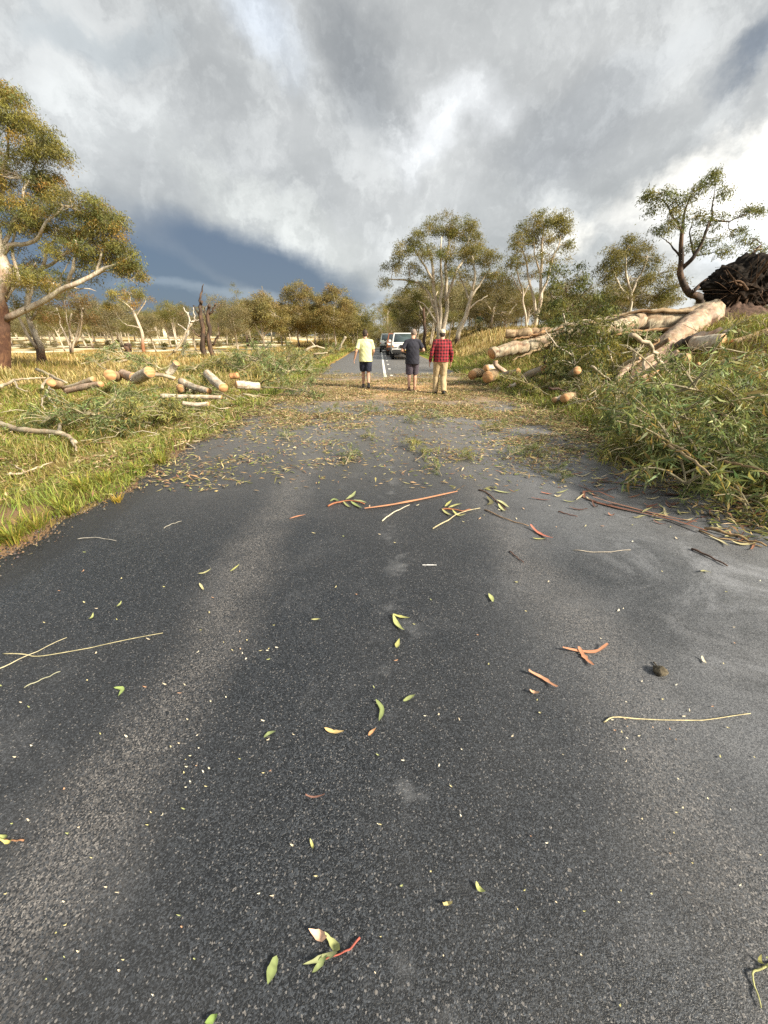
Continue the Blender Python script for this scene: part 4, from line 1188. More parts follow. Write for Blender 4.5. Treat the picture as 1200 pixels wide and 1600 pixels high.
# split timber in the tangle under the fork
for q, (a_, b_, c_, d_, w_, dp, cl_) in enumerate([(998, 596, 1060, 548, 11, 9.8, PINKB), (972, 604, 1030, 572, 9, 9.4, PALEB), (1040, 604, 1092, 568, 8, 9.2, TANB), (1096, 580, 1190, 562, 8, 9.0, PALEB), (1146, 536, 1206, 516, 10, 10.2, TANB * .5),
        (1000, 560, 1046, 530, 10, 10.8, TANB * .4), (1060, 590, 1150, 600, 8, 8.6, PALEB * .8), (1020, 575, 1075, 585, 9, 9.0, PINKB * .8), (960, 585, 1000, 560, 7, 9.9, PALEB), (1108, 556, 1160, 574, 7, 9.4, np.array((.36, .30, .22)))]):
    log(a_, b_, c_, d_, w_, 'split timber lying in the tangle below the forked trunk', cl_, lift=1, d=dp, dd=.25, seed=q, bend=.06, taper=.6, group='split timbers under the fork')
# left heap
log(100, 607, 146, 592, 9, 'slender curved pale log at the left end of the left log heap', dd=.3, bend=.05)
log(104, 611, 158, 600, 11, 'pinkish log lying in front of the slender curved one in the left heap', PINKB, dd=.2)
log(80, 598, 93, 601, 15, 'short log end showing an orange sawn face at the far left of the left heap', TANB, dd=-.5)
log(172, 586, 183, 588, 19, 'fat round log with its orange sawn face turned to the camera in the left heap', TANB, dd=-.7)
log(192, 584, 210, 590, 17, 'log with a brownish sawn face beside the fat round one', PINKB, dd=.6)
log(211, 593, 234, 581, 20, 'stout clean cream log sloping up to the right in the left heap', CREAM, dd=.25)
log(262, 585, 276, 567, 12, 'white log stub standing up at the top of the left heap', CREAM, lift=1, bend=.05)
log(240, 585, 274, 592, 7, 'thin pale pole lying right of the stout cream log', PALEB)
log(283, 596, 327, 611, 14, 'long pale log lying diagonally on the right of the left heap', CREAM, taper=.75, dd=.4)
log(281, 607, 303, 609, 16, 'short log with orange sawn face under the long diagonal pale log', PALEB, dd=-.3)
log(324, 584, 349, 606, 17, 'steeply sloping pale log right of the left heap', CREAM, dd=.5)
log(369, 601, 404, 604, 15, 'pale log with an orange right end, nearest the road on the left', CREAM, dd=-.15)
log(360, 588, 372, 586, 11, 'small orange split piece of wood behind the log nearest the road', np.array((.55, .27, .11)))
log(252, 619, 346, 621, 9, 'long straight pale pole in front of the left heap', CREAM, taper=.8)
log(286, 630, 326, 631, 8, 'thin whitish pole in front of the long straight one', CREAM)
# right side by the road
log(738, 586, 752, 583, 17, 'short log with orange face at the left end of the right-hand cut logs', TANB, dd=-.3)
log(762, 589, 772, 584, 20, 'round log block with a brown face standing beside the road edge on the right', TANB, dd=-.4)
log(759, 576, 771, 575, 14, 'pale log block resting on top of the round brown-faced one', CREAM, lift=1, dd=-.3)
log(776, 589, 810, 580, 11, 'thin pale log pointing away right of the round block', PALEB, dd=.5)
log(774, 564, 790, 582, 9, 'short curved limb piece leaning below the sawn trunk end', PINKB, lift=1, bend=.06)
log(816, 592, 851, 577, 15, 'weathered grey log in the grass under the fallen trunk', np.array((.42, .37, .29)), dd=.6)
log(881, 597, 902, 579, 15, 'mossy grey-green log with orange lower face among the leaves', np.array((.30, .29, .20)), dd=.5)
log(882, 622, 895, 619, 16, 'log with bright orange sawn face poking out of the right leaf pile', TANB, dd=-.3)
log(866, 625, 876, 622, 11, 'little white log end beside the bright orange sawn face', CREAM, dd=-.1)
log(796, 603, 806, 600, 7, 'small white billet lying on the road edge among leaves', CREAM)
log(1076, 559, 1130, 534, 23, 'broken cream log with splintered orange left end below the dark dead limb', CREAM, lift=1, d=10.2, dd=.3)
log(1044, 582, 1072, 561, 16, 'greyish log leaning under the broken cream log', np.array((.45, .38, .28)), lift=1, d=10.0, dd=.3)
log(1140, 548, 1200, 552, 11, 'tan pole lying in dry grass right of the broken cream log', TANB, lift=1, d=9.8)

# ------------------------------------------------------------------ bare branches
def branch(pl, w, label, colr=PALEB, forks=(), lift=0.08, seed=0, dd=None, group=None, name='bare_branch', cat='branch', d=None):
    g_ = np.random.default_rng(seed + int(pl[0][0] * 3 + pl[0][1]))
    def lay(pl_, w_, d_=None):
        out = []
        for k, (a, b_) in enumerate(pl_):
            if d_ is None:
                p = GHz(a, b_, lift)
            else:
                p = P(a, b_, d_ + .08 * k)
            out.append(p)
        return np.array(out)
    pts0 = lay(pl, w, d)
    B = pts0[len(pts0) // 2].copy(); B[2] = float(H(B[0], B[1]))
    tg = Geo()
    m = mpp(pl[0][0], pl[0][1], pts0[0][1])
    pts = smooth_path(pts0, max(6, 5 * (len(pts0) - 1)))
    pts[1:-1] += g_.normal(0, .012, (len(pts) - 2, 3))
    cc = np.clip(np.array(colr) * (1 + g_.normal(0, .1, (len(pts), 1))), .02, 1)
    tube(tg, pts - B, np.linspace(w, w * .45, len(pts)) * m * .5, cc, 8, .06, True, g_)
    for fpl, fw in forks:
        f0 = smooth_path(lay(fpl, fw, d if d is None else d + .1), None)
        if len(f0) > 2: f0[1:-1] += g_.normal(0, .01, (len(f0) - 2, 3))
        tube(tg, f0 - B, np.linspace(fw, fw * .35, len(f0)) * m * .5, np.array(colr), 6, .05, True, g_)
    o = tg.build(name, M['bark']); o.location = tuple(float(q) for q in B)
    return tag(o, label, cat, group)
branch([(-30, 655), (0, 663), (40, 672), (90, 676), (105, 682), (118, 691)], 10, 'thick smooth pale branch snaking in from the left edge over the grass', forks=[([(90, 676), (92, 666), (96, 655)], 6), ([(112, 687), (118, 697), (120, 704)], 4)], lift=.15)
branch([(12, 742), (38, 738), (58, 730), (82, 722)], 4, 'thin pale forked stick in the grass near the bare dirt on the left', forks=[([(38, 738), (24, 728), (14, 722)], 3)])
branch([(0, 604), (23, 594), (48, 591), (72, 590)], 5, 'pale branch lying level at the left end of the left heap', forks=[([(23, 594), (27, 606), (43, 611)], 3.5)], lift=.3)
branch([(58, 577), (78, 586), (104, 598)], 5, 'pale branch sloping down behind the left heap', lift=.3)
branch([(66, 606), (70, 595), (82, 590), (74, 612), (80, 628), (90, 640)], 4, 'twisted bare white branch curling above the leaves left of the logs', forks=[([(72, 618), (66, 630), (70, 640)], 2.5), ([(78, 606), (88, 616), (88, 630)], 2.5)], lift=.3)
branch([(178, 566), (196, 563), (211, 556)], 4, 'thin pale branch lying at the back of the left heap near the stump', lift=.2)
branch([(272, 550), (284, 535), (290, 520), (300, 505)], 4, 'thin bleached bough propped up left of the snag', forks=[([(284, 535), (272, 528)], 2.5), ([(272, 550), (258, 560)], 2)], d=30)
branch([(540, 526), (533, 540), (529, 548)], 4, 'white broken limb leaning in the grass beside the road on the left', d=27)
branch([(476, 548), (492, 541), (508, 545)], 4, 'white broken limb lying in the grass under the mid-distance stand', forks=[([(492, 541), (484, 532)], 3)], d=27)
branch([(490, 553), (512, 551)], 3, 'straight white stick on the grass left of the road', d=24)
branch([(985, 523), (1016, 540), (1030, 563), (1048, 585), (1067, 611)], 7, 'twisted bare cream branch arching down in front of the split fork', forks=[([(1016, 540), (1006, 528)], 3), ([(1048, 585), (1036, 604), (1028, 606)], 4)], d=8.6)
branch([(994, 545), (990, 565), (985, 586)], 5, 'short bare branch standing upright left of the arching cream one', forks=[([(992, 552), (984, 544)], 2.5)], d=8.8)
branch([(924, 572), (940, 584), (956, 597)], 4, 'forked pale twig sticking out of leaves near the sawn logs', forks=[([(940, 584), (934, 574)], 2.5)], d=9.2)
branch([(1004, 579), (1008, 562), (1022, 552)], 5, 'curved pale branch hooked beside the arching cream one', d=8.9)
branch([(1084, 632), (1110, 655), (1136, 680), (1160, 700)], 9, 'thick lichen-pale stick sloping down through the right leaf pile', lift=.55, colr=(.42, .38, .24))
branch([(1126, 676), (1165, 684), (1205, 696)], 8, 'pale stick lying level at the right edge of the right leaf pile', lift=.55, colr=(.46, .40, .26))
branch([(978, 668), (1012, 682), (1046, 696), (1080, 716), (1108, 742)], 5, 'long thin brown stick crossing the front of the right leaf pile', lift=.55, colr=(.36, .27, .15))
branch([(1008, 672), (1040, 688), (1078, 712)], 5, 'short brown stick parallel behind the long thin one in the right pile', lift=.55, colr=(.40, .31, .18))
branch([(1030, 640), (1060, 668), (1088, 704)], 4, 'thin steep stick in the middle of the right leaf pile', lift=.55, colr=(.44, .36, .22))
branch([(1162, 598), (1180, 612), (1204, 624)], 7, 'pale bent branch at the right edge above the leaf pile', lift=.55)
branch([(1108, 640), (1150, 655), (1210, 668)], 6, 'pale pole half hidden high in the right leaf pile', lift=.55, colr=(.46, .40, .27))
branch([(1130, 720), (1165, 728), (1205, 745)], 5, 'brown stick low on the road side of the right leaf pile', lift=.55, colr=(.30, .20, .10))
branch([(851, 556), (852, 572), (851, 590)], 5, 'dark upright stick against the cut logs under the fallen trunk', d=12.6, colr=(.10, .06, .045))
branch([(858, 606), (884, 610), (908, 618)], 4, 'dark curved stick lying above the bright orange log face', d=9.6, colr=(.12, .07, .05))
branch([(890, 693), (915, 690), (948, 696)], 5, 'reddish bark-stripped stick on the tar before the right leaf pile', colr=(.34, .12, .06), lift=.03)

g = np.random.default_rng(404)
def stick_proto(seed):
    g_ = np.random.default_rng(seed); tg = Geo(); ln = g_.uniform(1.0, 1.8)
    mp_ = smooth_path([(0, 0, 0), (ln * .35, g_.normal(0, .10), g_.normal(.05, .05)), (ln * .7, g_.normal(0, .16), g_.normal(.08, .06)), (ln, g_.normal(0, .2), g_.normal(.05, .1))], 14)
    cc_ = np.array([(.50, .45, .30), (.42, .36, .22), (.36, .26, .15), (.56, .52, .40)][seed % 4])
    tube(tg, mp_, np.linspace(.022, .007, len(mp_)), streaks(len(mp_), 7, [cc_ * .6, cc_, cc_ * 1.1], g_), 7, .06, True, g_)
    for q in range(4):
        st = mp_[int(g_.integers(4, 13))]; e = st + np.array([g_.uniform(.15, .4), g_.normal(0, .25), g_.normal(.05, .12)])
        f_ = smooth_path([st, (st + e) / 2 + g_.normal(0, .03, 3), e], 5); tube(tg, f_, np.linspace(.010, .003, len(f_)), cc_, 5, 0, False)
    return tg.build('bare_branch', M['bark'])
sp_ = [stick_proto(k) for k in range(300, 304)]
for q in range(30):
    while True:
        y = g.uniform(3.9, 9.4); x = 4.3 + np.abs(g.normal(0, 1.7))
        qx, qy = proj((x, y, float(H(x, y)) + .5))
        if qx < 1300 and qy > np.interp(qx, [830, 930, 1060, 1130, 1200], [640, 605, 600, 580, 560]): break
    o = sp_[q] if q < 4 else copy_tree(sp_[q % 4])
    o.location = (x, y, float(H(x, y)) + g.uniform(.22, .5)); sc_ = g.uniform(.5, .9); o.scale = (sc_,) * 3
    o.rotation_euler = (g.normal(0, .2), g.normal(.05, .22), g.normal(1.6, .7))
    tag(o, 'thin bare stick poking out among the leaves of the right pile', 'branch', 'bare sticks in the right leaf pile')
for q in range(22):
    o = copy_tree(sp_[q % 4])
    px_, py_ = g.uniform(965, 1215), g.uniform(535, 640); dp = g.uniform(7.6, 10.5)
    p = P(px_, py_, dp); o.location = (p[0], p[1], max(p[2] - .2, float(H(p[0], p[1])))); o.scale = (float(g.uniform(.5, .85)),) * 3
    o.rotation_euler = (g.normal(0, .3), -abs(g.normal(.35, .35)), g.uniform(0, 6.28))
    tag(o, 'bare dead stick jutting up around the split fork of the fallen tree', 'branch', 'bare sticks round the split fork')
# ------------------------------------------------------------------ leafy broken branches (copies of a few kinds)
def leafy(seed, L, nl, pal):
    g_ = np.random.default_rng(seed)
    root = bpy.data.objects.new('leafy_branch', None); link(root)
    sg, fg = Geo(), Geo()
    main = smooth_path([(0, 0, .10), (L * .35, g_.normal(0, .1), .22), (L * .7, g_.normal(0, .18), .28), (L, g_.normal(0, .25), .16)], 12)
    sc = np.array((.42, .37, .24)) * g_.uniform(.65, 1.1)
    tube(sg, main, np.linspace(.028, .008, len(main)), sc, 7, .05, True, g_)
    pos = []; hue = []
    for q in range(16):
        st = main[int(g_.integers(2, len(main)))]
        a = g_.normal(0, .75) + (0 if g_.uniform() < .5 else g_.choice([-1, 1]) * .5)
        ln = g_.uniform(.3, .85)
        e = st + np.array([np.cos(a) * ln, np.sin(a) * ln, g_.normal(.12, .2)])
        e[2] = max(e[2], .08)
        tp = smooth_path([st, (st + e) / 2 + (0, 0, .07), e], 5)
        tube(sg, tp, np.linspace(.012, .004, len(tp)), sc * 1.1, 5, 0, False, g_)
        # leaves hang in a few sprays near the twig ends
        for c_ in range(4):
            t = g_.uniform(.45, 1.0); j = t * (len(tp) - 1); j0 = int(j) if int(j) < len(tp) - 1 else len(tp) - 2
            cc_ = tp[j0] + (tp[j0 + 1] - tp[j0]) * (j - j0)
            nl_ = nl // 64
            pos += [cc_ + g_.normal(0, .045, 3) for _ in range(nl_)]
            hue += [g_.normal(1, .22)] * nl_
    pos = np.array(pos); N = len(pos)
    cols = np.clip(pick(g_, pal, N, .2) * np.array(hue)[:, None] * np.array((1.6, 1.78, 1.75)), .005, .9)
    leaf_cards(fg, pos, g_.uniform(.09, .20, N), g_.uniform(.014, .027, N), cols, g_, droop=.75, flatness=.1, bend=.16)
    V = fg.V[0]; V[:, 2] = np.maximum(V[:, 2], -.02)
    sg.build('stem', M['bark'], root); fg.build('foliage', M['leaf'], root, smooth=False)
    return root
FOL = [(.125, .15, .06), (.09, .12, .045), (.17, .18, .075), (.23, .225, .10), (.06, .08, .03)]
FOL2 = FOL + [(.22, .17, .055), (.26, .16, .06)]
FOL3 = [(.17, .16, .05), (.21, .18, .055), (.13, .14, .042), (.25, .19, .07)]
kinds = [leafy(51, 1.7, 620, FOL), leafy(52, 2.2, 700, FOL2), leafy(53, 1.4, 560, FOL), leafy(54, 1.9, 640, FOL3), leafy(55, 1.6, 520, FOL2)]
used_k = set()
def put_leafy(k, x, y, dz, rz, sc, label, group, tx=0.0, ty=0.0):
    o = kinds[k] if k not in used_k else copy_tree(kinds[k])
    used_k.add(k)
    o.location = (float(x), float(y), float(H(x, y)) + dz)
    o.rotation_euler = (tx, ty, rz)
    o.scale = (sc, sc, sc)
    tag(o, label, 'leafy branch', group)
g = np.random.default_rng(91)
RP = [(862, 655), (885, 668), (908, 682), (930, 690), (965, 705), (1000, 715), (1040, 730), (1075, 745), (1110, 765), (1150, 775), (1190, 800), (1220, 790)]
lab, grp = 'leafy broken gum branch along the road-side front of the right leaf pile', 'leafy branches fronting the right pile'
for px, py in RP:
    for q in range(2):
        p = G(px + 8 + g.normal(0, 8), py - 22 - 14 * q)
        put_leafy(int(g.integers(0, 5)), p[0] + .1, p[1] + .1, g.uniform(0, .12) + .15 * q, g.normal(1.0, .7), g.uniform(.55, .85), lab, grp, g.normal(0, .15), g.normal(-.1, .15))
lab, grp = 'leafy gum branch heaped in the body of the right-hand leaf pile', 'leafy branches in the right pile'
nb_ = 0
while nb_ < 62:
    y = g.uniform(3.2, 9.2); x = 4.15 + np.abs(g.normal(0, 1.9)) + .15
    top = 0.42 * math.exp(-((x - 5.1) / 1.6) ** 2) * (0.6 + .4 * math.sin(y * 1.3))
    qx, qy = proj((x, y, float(H(x, y)) + .45))
    if qx > 1330 or qy < np.interp(qx, [830, 860, 930, 1060, 1130, 1200], [710, 690, 662, 672, 648, 612]): continue
    nb_ += 1
    put_leafy(int(g.integers(0, 5)), x, y, g.uniform(0.0, 1.0) * max(top, .1), g.uniform(0, 6.28), g.uniform(.7, 1.15), lab, grp, g.normal(0, .3), g.normal(0, .3))
lab, grp = 'leafy gum branch lying under and behind the fallen trunk on the bank', 'leafy branches round the fallen trunk'
for q in range(9):
    y = g.uniform(10.5, 13.0); x = 4.2 + g.uniform(0, 5.0)
    put_leafy(int(g.integers(0, 5)), x, y, g.uniform(0, .08), g.uniform(0, 6.28), g.uniform(.6, .9), lab, grp, g.normal(0, .12), g.normal(0, .12))
g = np.random.default_rng(93)
lab, grp = 'leafy gum branch strewn in the heap of foliage left of the road', 'leafy branches in the left heap'
LP = [(155, 660), (180, 664), (210, 666), (235, 660), (200, 672), (375, 636), (415, 618), (165, 666), (225, 670), (260, 660), (400, 590), (430, 575), (455, 565), (480, 558), (510, 556), (390, 566), (425, 556), (440, 596), (470, 580), (495, 568)]
for px, py in LP:
    for q in range(2):
        p = GH(px + g.normal(0, 10), py + g.normal(0, 4))
        put_leafy(int(g.integers(0, 5)), p[0], p[1], g.uniform(0, .25), g.uniform(0, 6.28), g.uniform(.7, 1.1), lab, grp, g.normal(0, .2), g.normal(0, .2))
nb_ = 0
while nb_ < 34:
    y = g.uniform(12, 24); x = -3.6 - np.abs(g.normal(0, 5.2))
    qx, qy = proj((x, y, float(H(x, y)) + .35))
    if (40 < qx < 440 and 560 < qy < 660 and y < 18) or qy > 625: continue
    nb_ += 1
    put_leafy(int(g.integers(0, 5)), x, y, g.uniform(0, .35), g.uniform(0, 6.28), g.uniform(.8, 1.35), lab, grp, g.normal(0, .25), g.normal(0, .25))
lab, grp = 'small leafy gum spray lying across the littered tar', 'leafy sprays on the littered tar'
for px, py, sc in [(648, 722, .22), (540, 728, .26), (690, 745, .2), (655, 690, .3), (600, 690, .22), (735, 705, .25), (830, 735, .26), (500, 655, .35), (560, 650, .3), (452, 690, .25), (640, 655, .3), (700, 660, .3), (760, 680, .3), (790, 720, .3), (820, 700, .3)]:
    p = G(px, py)
    put_leafy(int(g.integers(0, 5)), p[0], p[1], .03, g.uniform(0, 6.28), sc, lab, grp)

# ------------------------------------------------------------------ single leaves, bark strips, stems on the near tar
def flat_leaf(pl, w, rgb, label, name='gum_leaf', cat='leaf', group=None, parent=None, curl=.012, tip=1.0, prof='leaf', B=None, thick=0):
    pts = np.array([G(a, b_) for a, b_ in pl])
    pts = smooth_path(pts, 8)
    k = len(pts)
    mid = pts[k // 2]
    m = mpp(pl[0][0], pl[0][1], mid[1]) * .8
    rgb = np.array(rgb) * .78 + .22 * np.mean(rgb)
    t = np.gradient(pts, axis=0); t /= np.linalg.norm(t, axis=1)[:, None]
    s = np.stack([-t[:, 1], t[:, 0], np.zeros(k)], 1)
    u = np.linspace(0, 1, k)
    rag = 1 + rng.normal(0, .10, k)
    hw = rag * (np.sin(np.pi * u ** .85) ** .8 * .5 if prof == 'leaf' else (.5 - .18 * np.abs(2 * u - 1) + .07 * np.sin(u * 19 + pl[0][0]))) * w * m
    z = .006 + curl * (2 * u - 1) ** 2
    up = np.stack([np.zeros(k), np.zeros(k), z], 1)
    Lf = pts - s * hw[:, None] + up + np.array([0, 0, .35]) * hw[:, None]
    Rt = pts + s * hw[:, None] + up + np.array([0, 0, .20]) * hw[:, None]
    C = pts + up
    B = np.array([mid[0], mid[1], 0.0]) if B is None else B
    V = np.stack([Lf, C, Rt], 1).reshape(-1, 3)
    i = np.arange(k - 1)[:, None] * 3
    q = np.concatenate([np.hstack([i, i + 1, i + 4, i + 3]), np.hstack([i + 1, i + 2, i + 5, i + 4])])
    cc = np.clip(np.array(rgb) * (1 + rng.normal(0, .10, (k * 3, 1))), .01, .95)
    cc[1::3] = np.clip(cc[1::3] * 1.25, 0, .95)
    o = mk(name, V - B, q, M['litter'], parent, cc)
    if parent is None:
        o.location = tuple(float(a) for a in B)
        tag(o, label, cat, group)
    return o
LG = (.21, .27, .075); YG = (.42, .42, .10); OR = (.62, .30, .10); YO = (.62, .43, .13); BK = (.55, .22, .095); DB = (.16, .065, .04)
flat_leaf([(433, 1495), (426, 1516), (419, 1541)], 20, LG, 'broad flat green gum leaf alone at the bottom centre of the tar', curl=.004)
flat_leaf([(322, 1602), (333, 1594), (342, 1588)], 12, (.22, .34, .06), 'bright green leaf tip at the very bottom edge of the photo')
flat_leaf([(587, 1096), (597, 1110), (592, 1131)], 10, LG, 'curved green leaf standing on edge below the photo centre')
flat_leaf([(630, 1100), (639, 1092), (649, 1089)], 9, (.28, .33, .10), 'small oval green leaf with a loose stalk right of the curved green one')
flat_leaf([(507, 1141), (521, 1145), (538, 1146)], 9, YO, 'yellow-orange leaf left of the curved green one')
flat_leaf([(576, 1154), (580, 1146), (588, 1141)], 7, OR, 'small rusty orange leaf just below the curved green one')
flat_leaf([(413, 1157), (420, 1148), (432, 1146)], 8, (.24, .30, .10), 'folded green leaf left of the yellow-orange leaf')
flat_leaf([(620, 1016), (621, 1008), (624, 1001)], 9, YG, 'small yellow-green leaf below the forked leaf pair')
flat_leaf([(763, 930), (768, 936), (770, 944)], 9, (.36, .40, .12), 'small yellow-green leaf right of centre with pale tip')
flat_leaf([(179, 1078), (192, 1078), (186, 1092)], 8, (.26, .36, .08), 'hooked bright green leaf on the left lane')
flat_leaf([(743, 1381), (748, 1390), (758, 1397)], 9, (.38, .42, .10), 'ragged yellow-green leaf low on the right of centre')
flat_leaf([(485, 1314), (488, 1322), (490, 1331)], 5, YG, 'thin yellow leaf sliver above the reddish-stalked sprig')
flat_leaf([(486, 971), (494, 969), (502, 970)], 5, (.40, .40, .14), 'thin pale leaf left of the forked leaf pair')
flat_leaf([(360, 896), (367, 889), (375, 884)], 5, YG, 'yellow leaf sliver high on the left wheel track')
flat_leaf([(310, 899), (320, 896), (331, 891)], 5, (.46, .44, .18), 'thin pale leaf left of the yellow sliver on the left wheel track')
flat_leaf([(312, 914), (316, 919), (319, 925)], 5, (.50, .45, .20), 'tiny bent buff leaf below the pale one on the left wheel track')
flat_leaf([(139, 970), (144, 966), (147, 960)], 5, (.38, .42, .12), 'small green leaf on the left lane above the crossing stems')
flat_leaf([(183, 951), (187, 946), (191, 942)], 5, (.36, .40, .12), 'tiny green leaf right of its neighbour above the crossing stems')
flat_leaf([(452, 813), (464, 808), (479, 806)], 6, BK, 'narrow orange bark flake left of the long orange bark strip')
flat_leaf([(570, 797), (612, 790), (660, 781), (715, 770)], 8, (.60, .25, .10), 'long straight orange bark strip across the middle of the tar', 'bark_strip', 'bark strip', prof='bark')
flat_leaf([(878, 1017), (905, 1019), (930, 1020), (948, 1011)], 8, BK, 'longer orange bark strip of the crossed pair on the right lane', 'bark_strip', 'bark strip', prof='bark', curl=.02)
flat_leaf([(903, 1014), (913, 1028), (926, 1043)], 10, (.50, .20, .09), 'shorter orange bark strip lying across the longer one on the right lane', 'bark_strip', 'bark strip', prof='bark')
flat_leaf([(825, 1053), (848, 1061), (869, 1079)], 9, (.56, .25, .12), 'curved orange bark flake left of the crossed pair', 'bark_strip', 'bark strip', prof='bark', curl=.02)
flat_leaf([(827, 1082), (833, 1083), (841, 1086)], 8, (.60, .34, .18), 'small orange bark chip below the curved bark flake', 'bark_chip', 'bark chip', prof='bark')
flat_leaf([(828, 825), (842, 834), (862, 846)], 7, (.50, .13, .07), 'red bark piece with a leaf under it in the middle of the right lane', 'bark_strip', 'bark strip', prof='bark', curl=.03)
flat_leaf([(832, 843), (840, 843), (852, 844)], 5, YG, 'yellow leaf tucked under the red bark piece')
flat_leaf([(478, 1246), (491, 1247), (508, 1245)], 4, (.22, .10, .07), 'thin dull brown bark sliver above the bottom sprig', 'bark_strip', 'bark strip', prof='bark')
flat_leaf([(1030, 776), (1050, 774), (1078, 778)], 10, (.13, .055, .04), 'dark curled bark piece before the right leaf pile', 'bark_strip', 'bark strip', prof='bark', curl=.04)
flat_leaf([(930, 752), (985, 758), (1045, 766)], 6, (.24, .085, .05), 'long dark red bark ribbon lying flat before the right pile', 'bark_strip', 'bark strip', prof='bark', curl=.02)
flat_leaf([(845, 771), (855, 772), (862, 774)], 5, (.50, .15, .07), 'short red bark flake left of the long hooked bark', 'bark_strip', 'bark strip', prof='bark')
flat_leaf([(692, 1417), (700, 1413), (706, 1414)], 7, (.55, .46, .16), 'yellow wood chip near the ragged yellow-green leaf', 'wood_chip', 'wood chip', prof='bark')
flat_leaf([(660, 884), (671, 884), (682, 884)], 3.5, (.85, .84, .80), 'short straight white stick in the middle of the tar', 'white_stick', 'stick', prof='bark', curl=0)
flat_leaf([(1093, 897), (1100, 893), (1112, 899)], 6, (.34, .33, .14), 'pale green leaf below the dark forked twig on the right', curl=.02)
flat_leaf([(1095, 1028), (1099, 1034), (1103, 1040)], 6, (.60, .54, .36), 'pale buff leaf right of the stone on the right lane')

def stem(pl, w, rgb, label, name='grass_straw', cat='stem', zt=.010, parent=None, B=None, group=None):
    pts = np.array([G(a, b_) for a, b_ in pl]); mid = pts[len(pts) // 2]
    m = mpp(pl[0][0], pl[0][1], mid[1])
    pts = smooth_path(pts, max(6, 5 * (len(pts) - 1)))
    r = w * m * .5 * .72
    rgb = np.array(rgb) * .85
    pts[:, 2] = r * .9 + zt * np.abs(np.sin(np.linspace(0, 9, len(pts)))) * .6
    B = np.array([mid[0], mid[1], 0.0]) if B is None else B
    tg = Geo(); tube(tg, pts - B, np.linspace(r, r * .55, len(pts)), np.array(rgb), 6, .05, True, rng)
    o = tg.build(name, M['stick'], parent)
    if parent is None:
        o.location = tuple(float(a) for a in B)
        tag(o, label, cat, group)
    return o
stem([(-25, 1058), (30, 1032), (105, 997)], 2.4, (.55, .50, .33), 'straight pale grass stem coming in from the left edge')
stem([(5, 1022), (40, 1024), (72, 1026), (160, 1009), (255, 990)], 2.4, (.52, .47, .28), 'long bent pale grass stem crossing the straight one on the left')
stem([(38, 1075), (66, 1063), (95, 1050)], 2.6, (.40, .40, .28), 'short grey-green grass stem below the crossing stems')
stem([(943, 1129), (965, 1122), (1040, 1127), (1110, 1125), (1172, 1116)], 3, (.60, .52, .30), 'long pale seed-headed grass stem across the right lane')
stem([(895, 860), (935, 864), (985, 860)], 2, (.50, .44, .36), 'faint thin buff stem beyond the crossed bark pair')
stem([(120, 843), (150, 841), (182, 846)], 1.8, (.40, .38, .34), 'faint grey stem on the left lane near the grass edge')
stem([(256, 826), (268, 820), (284, 815)], 1.6, (.42, .40, .34), 'short faint grey stem right of the grass edge')
stem([(597, 815), (615, 802), (640, 790)], 3, (.66, .60, .46), 'pale peeled twig under the long orange bark strip', 'twig', 'twig')
stem([(676, 827), (700, 814), (718, 803), (750, 795)], 3, (.50, .44, .28), 'thin pale twig right of the long orange bark strip', 'twig', 'twig')
stem([(757, 797), (790, 812), (826, 823)], 3, (.30, .20, .12), 'brown twig leading to the red bark piece', 'twig', 'twig')
stem([(796, 862), (806, 871), (818, 880)], 2.6, (.14, .07, .05), 'short dark forked twig left of the pale right lane', 'twig', 'twig')
stem([(1080, 859), (1105, 870), (1136, 886)], 5, (.10, .06, .045), 'dark forked twig lying on the right lane', 'twig', 'twig')
flat_leaf([(958, 783), (935, 771), (912, 770), (912, 778), (935, 787), (965, 795), (1010, 805), (1055, 817), (1102, 835)], 7, (.22, .08, .045), 'long hooked red-brown bark ribbon on the right lane', 'bark_strip', 'bark strip', prof='bark', curl=.03)
flat_leaf([(925, 784), (975, 792), (1030, 806), (1085, 824)], 5, (.36, .15, .08), 'paler bark ribbon stuck along the long hooked one', 'bark_strip', 'bark strip', prof='bark', curl=.05)
stem([(1100, 828), (1150, 842), (1196, 857)], 7, (.30, .20, .10), 'leafy brown twig continuing the long hooked bark to the right edge', 'twig', 'twig', .04)
stem([(872, 800), (885, 804), (902, 808)], 2.5, (.16, .07, .05), 'little dark twig left of the long hooked bark', 'twig', 'twig')
stem([(1105, 765), (1150, 790), (1200, 815)], 5, (.30, .13, .07), 'brown twig on the tar at the right edge below the leaf pile', 'twig', 'twig', .03)

def sprig(label, twig, leaves, trgb=(.35, .14, .07), tw=4):
    mid = G(*twig[len(twig) // 2]); B = np.array([mid[0], mid[1], 0.0])
    root = empty('leafy_sprig', B, label, 'sprig')
    stem(twig, tw, trgb, None, 'stem', parent=root, B=B)
    for pl, w, rgb in leaves:
        flat_leaf(pl, w, rgb, None, 'leaf', parent=root, B=B, curl=.02)
sprig('green sprig with a red stalk and one withered pink leaf at the bottom centre', [(562, 1466), (548, 1483), (532, 1491), (505, 1502)],
      [([(532, 1490), (522, 1478), (508, 1462)], 13, (.30, .33, .10)), ([(512, 1470), (500, 1464), (483, 1457)], 16, (.70, .42, .26)), ([(528, 1494), (505, 1498), (474, 1513)], 10, (.27, .30, .12)), ([(512, 1498), (500, 1508), (489, 1526)], 11, (.24, .30, .10))], (.45, .12, .09), 5)
sprig('forked pair of yellow-green leaves at the middle of the road', [(611, 961), (614, 964), (617, 968)],
      [([(614, 964), (626, 965), (641, 970)], 8, YG), ([(614, 964), (620, 976), (632, 990)], 9, (.38, .42, .12))], (.3, .25, .1), 2)
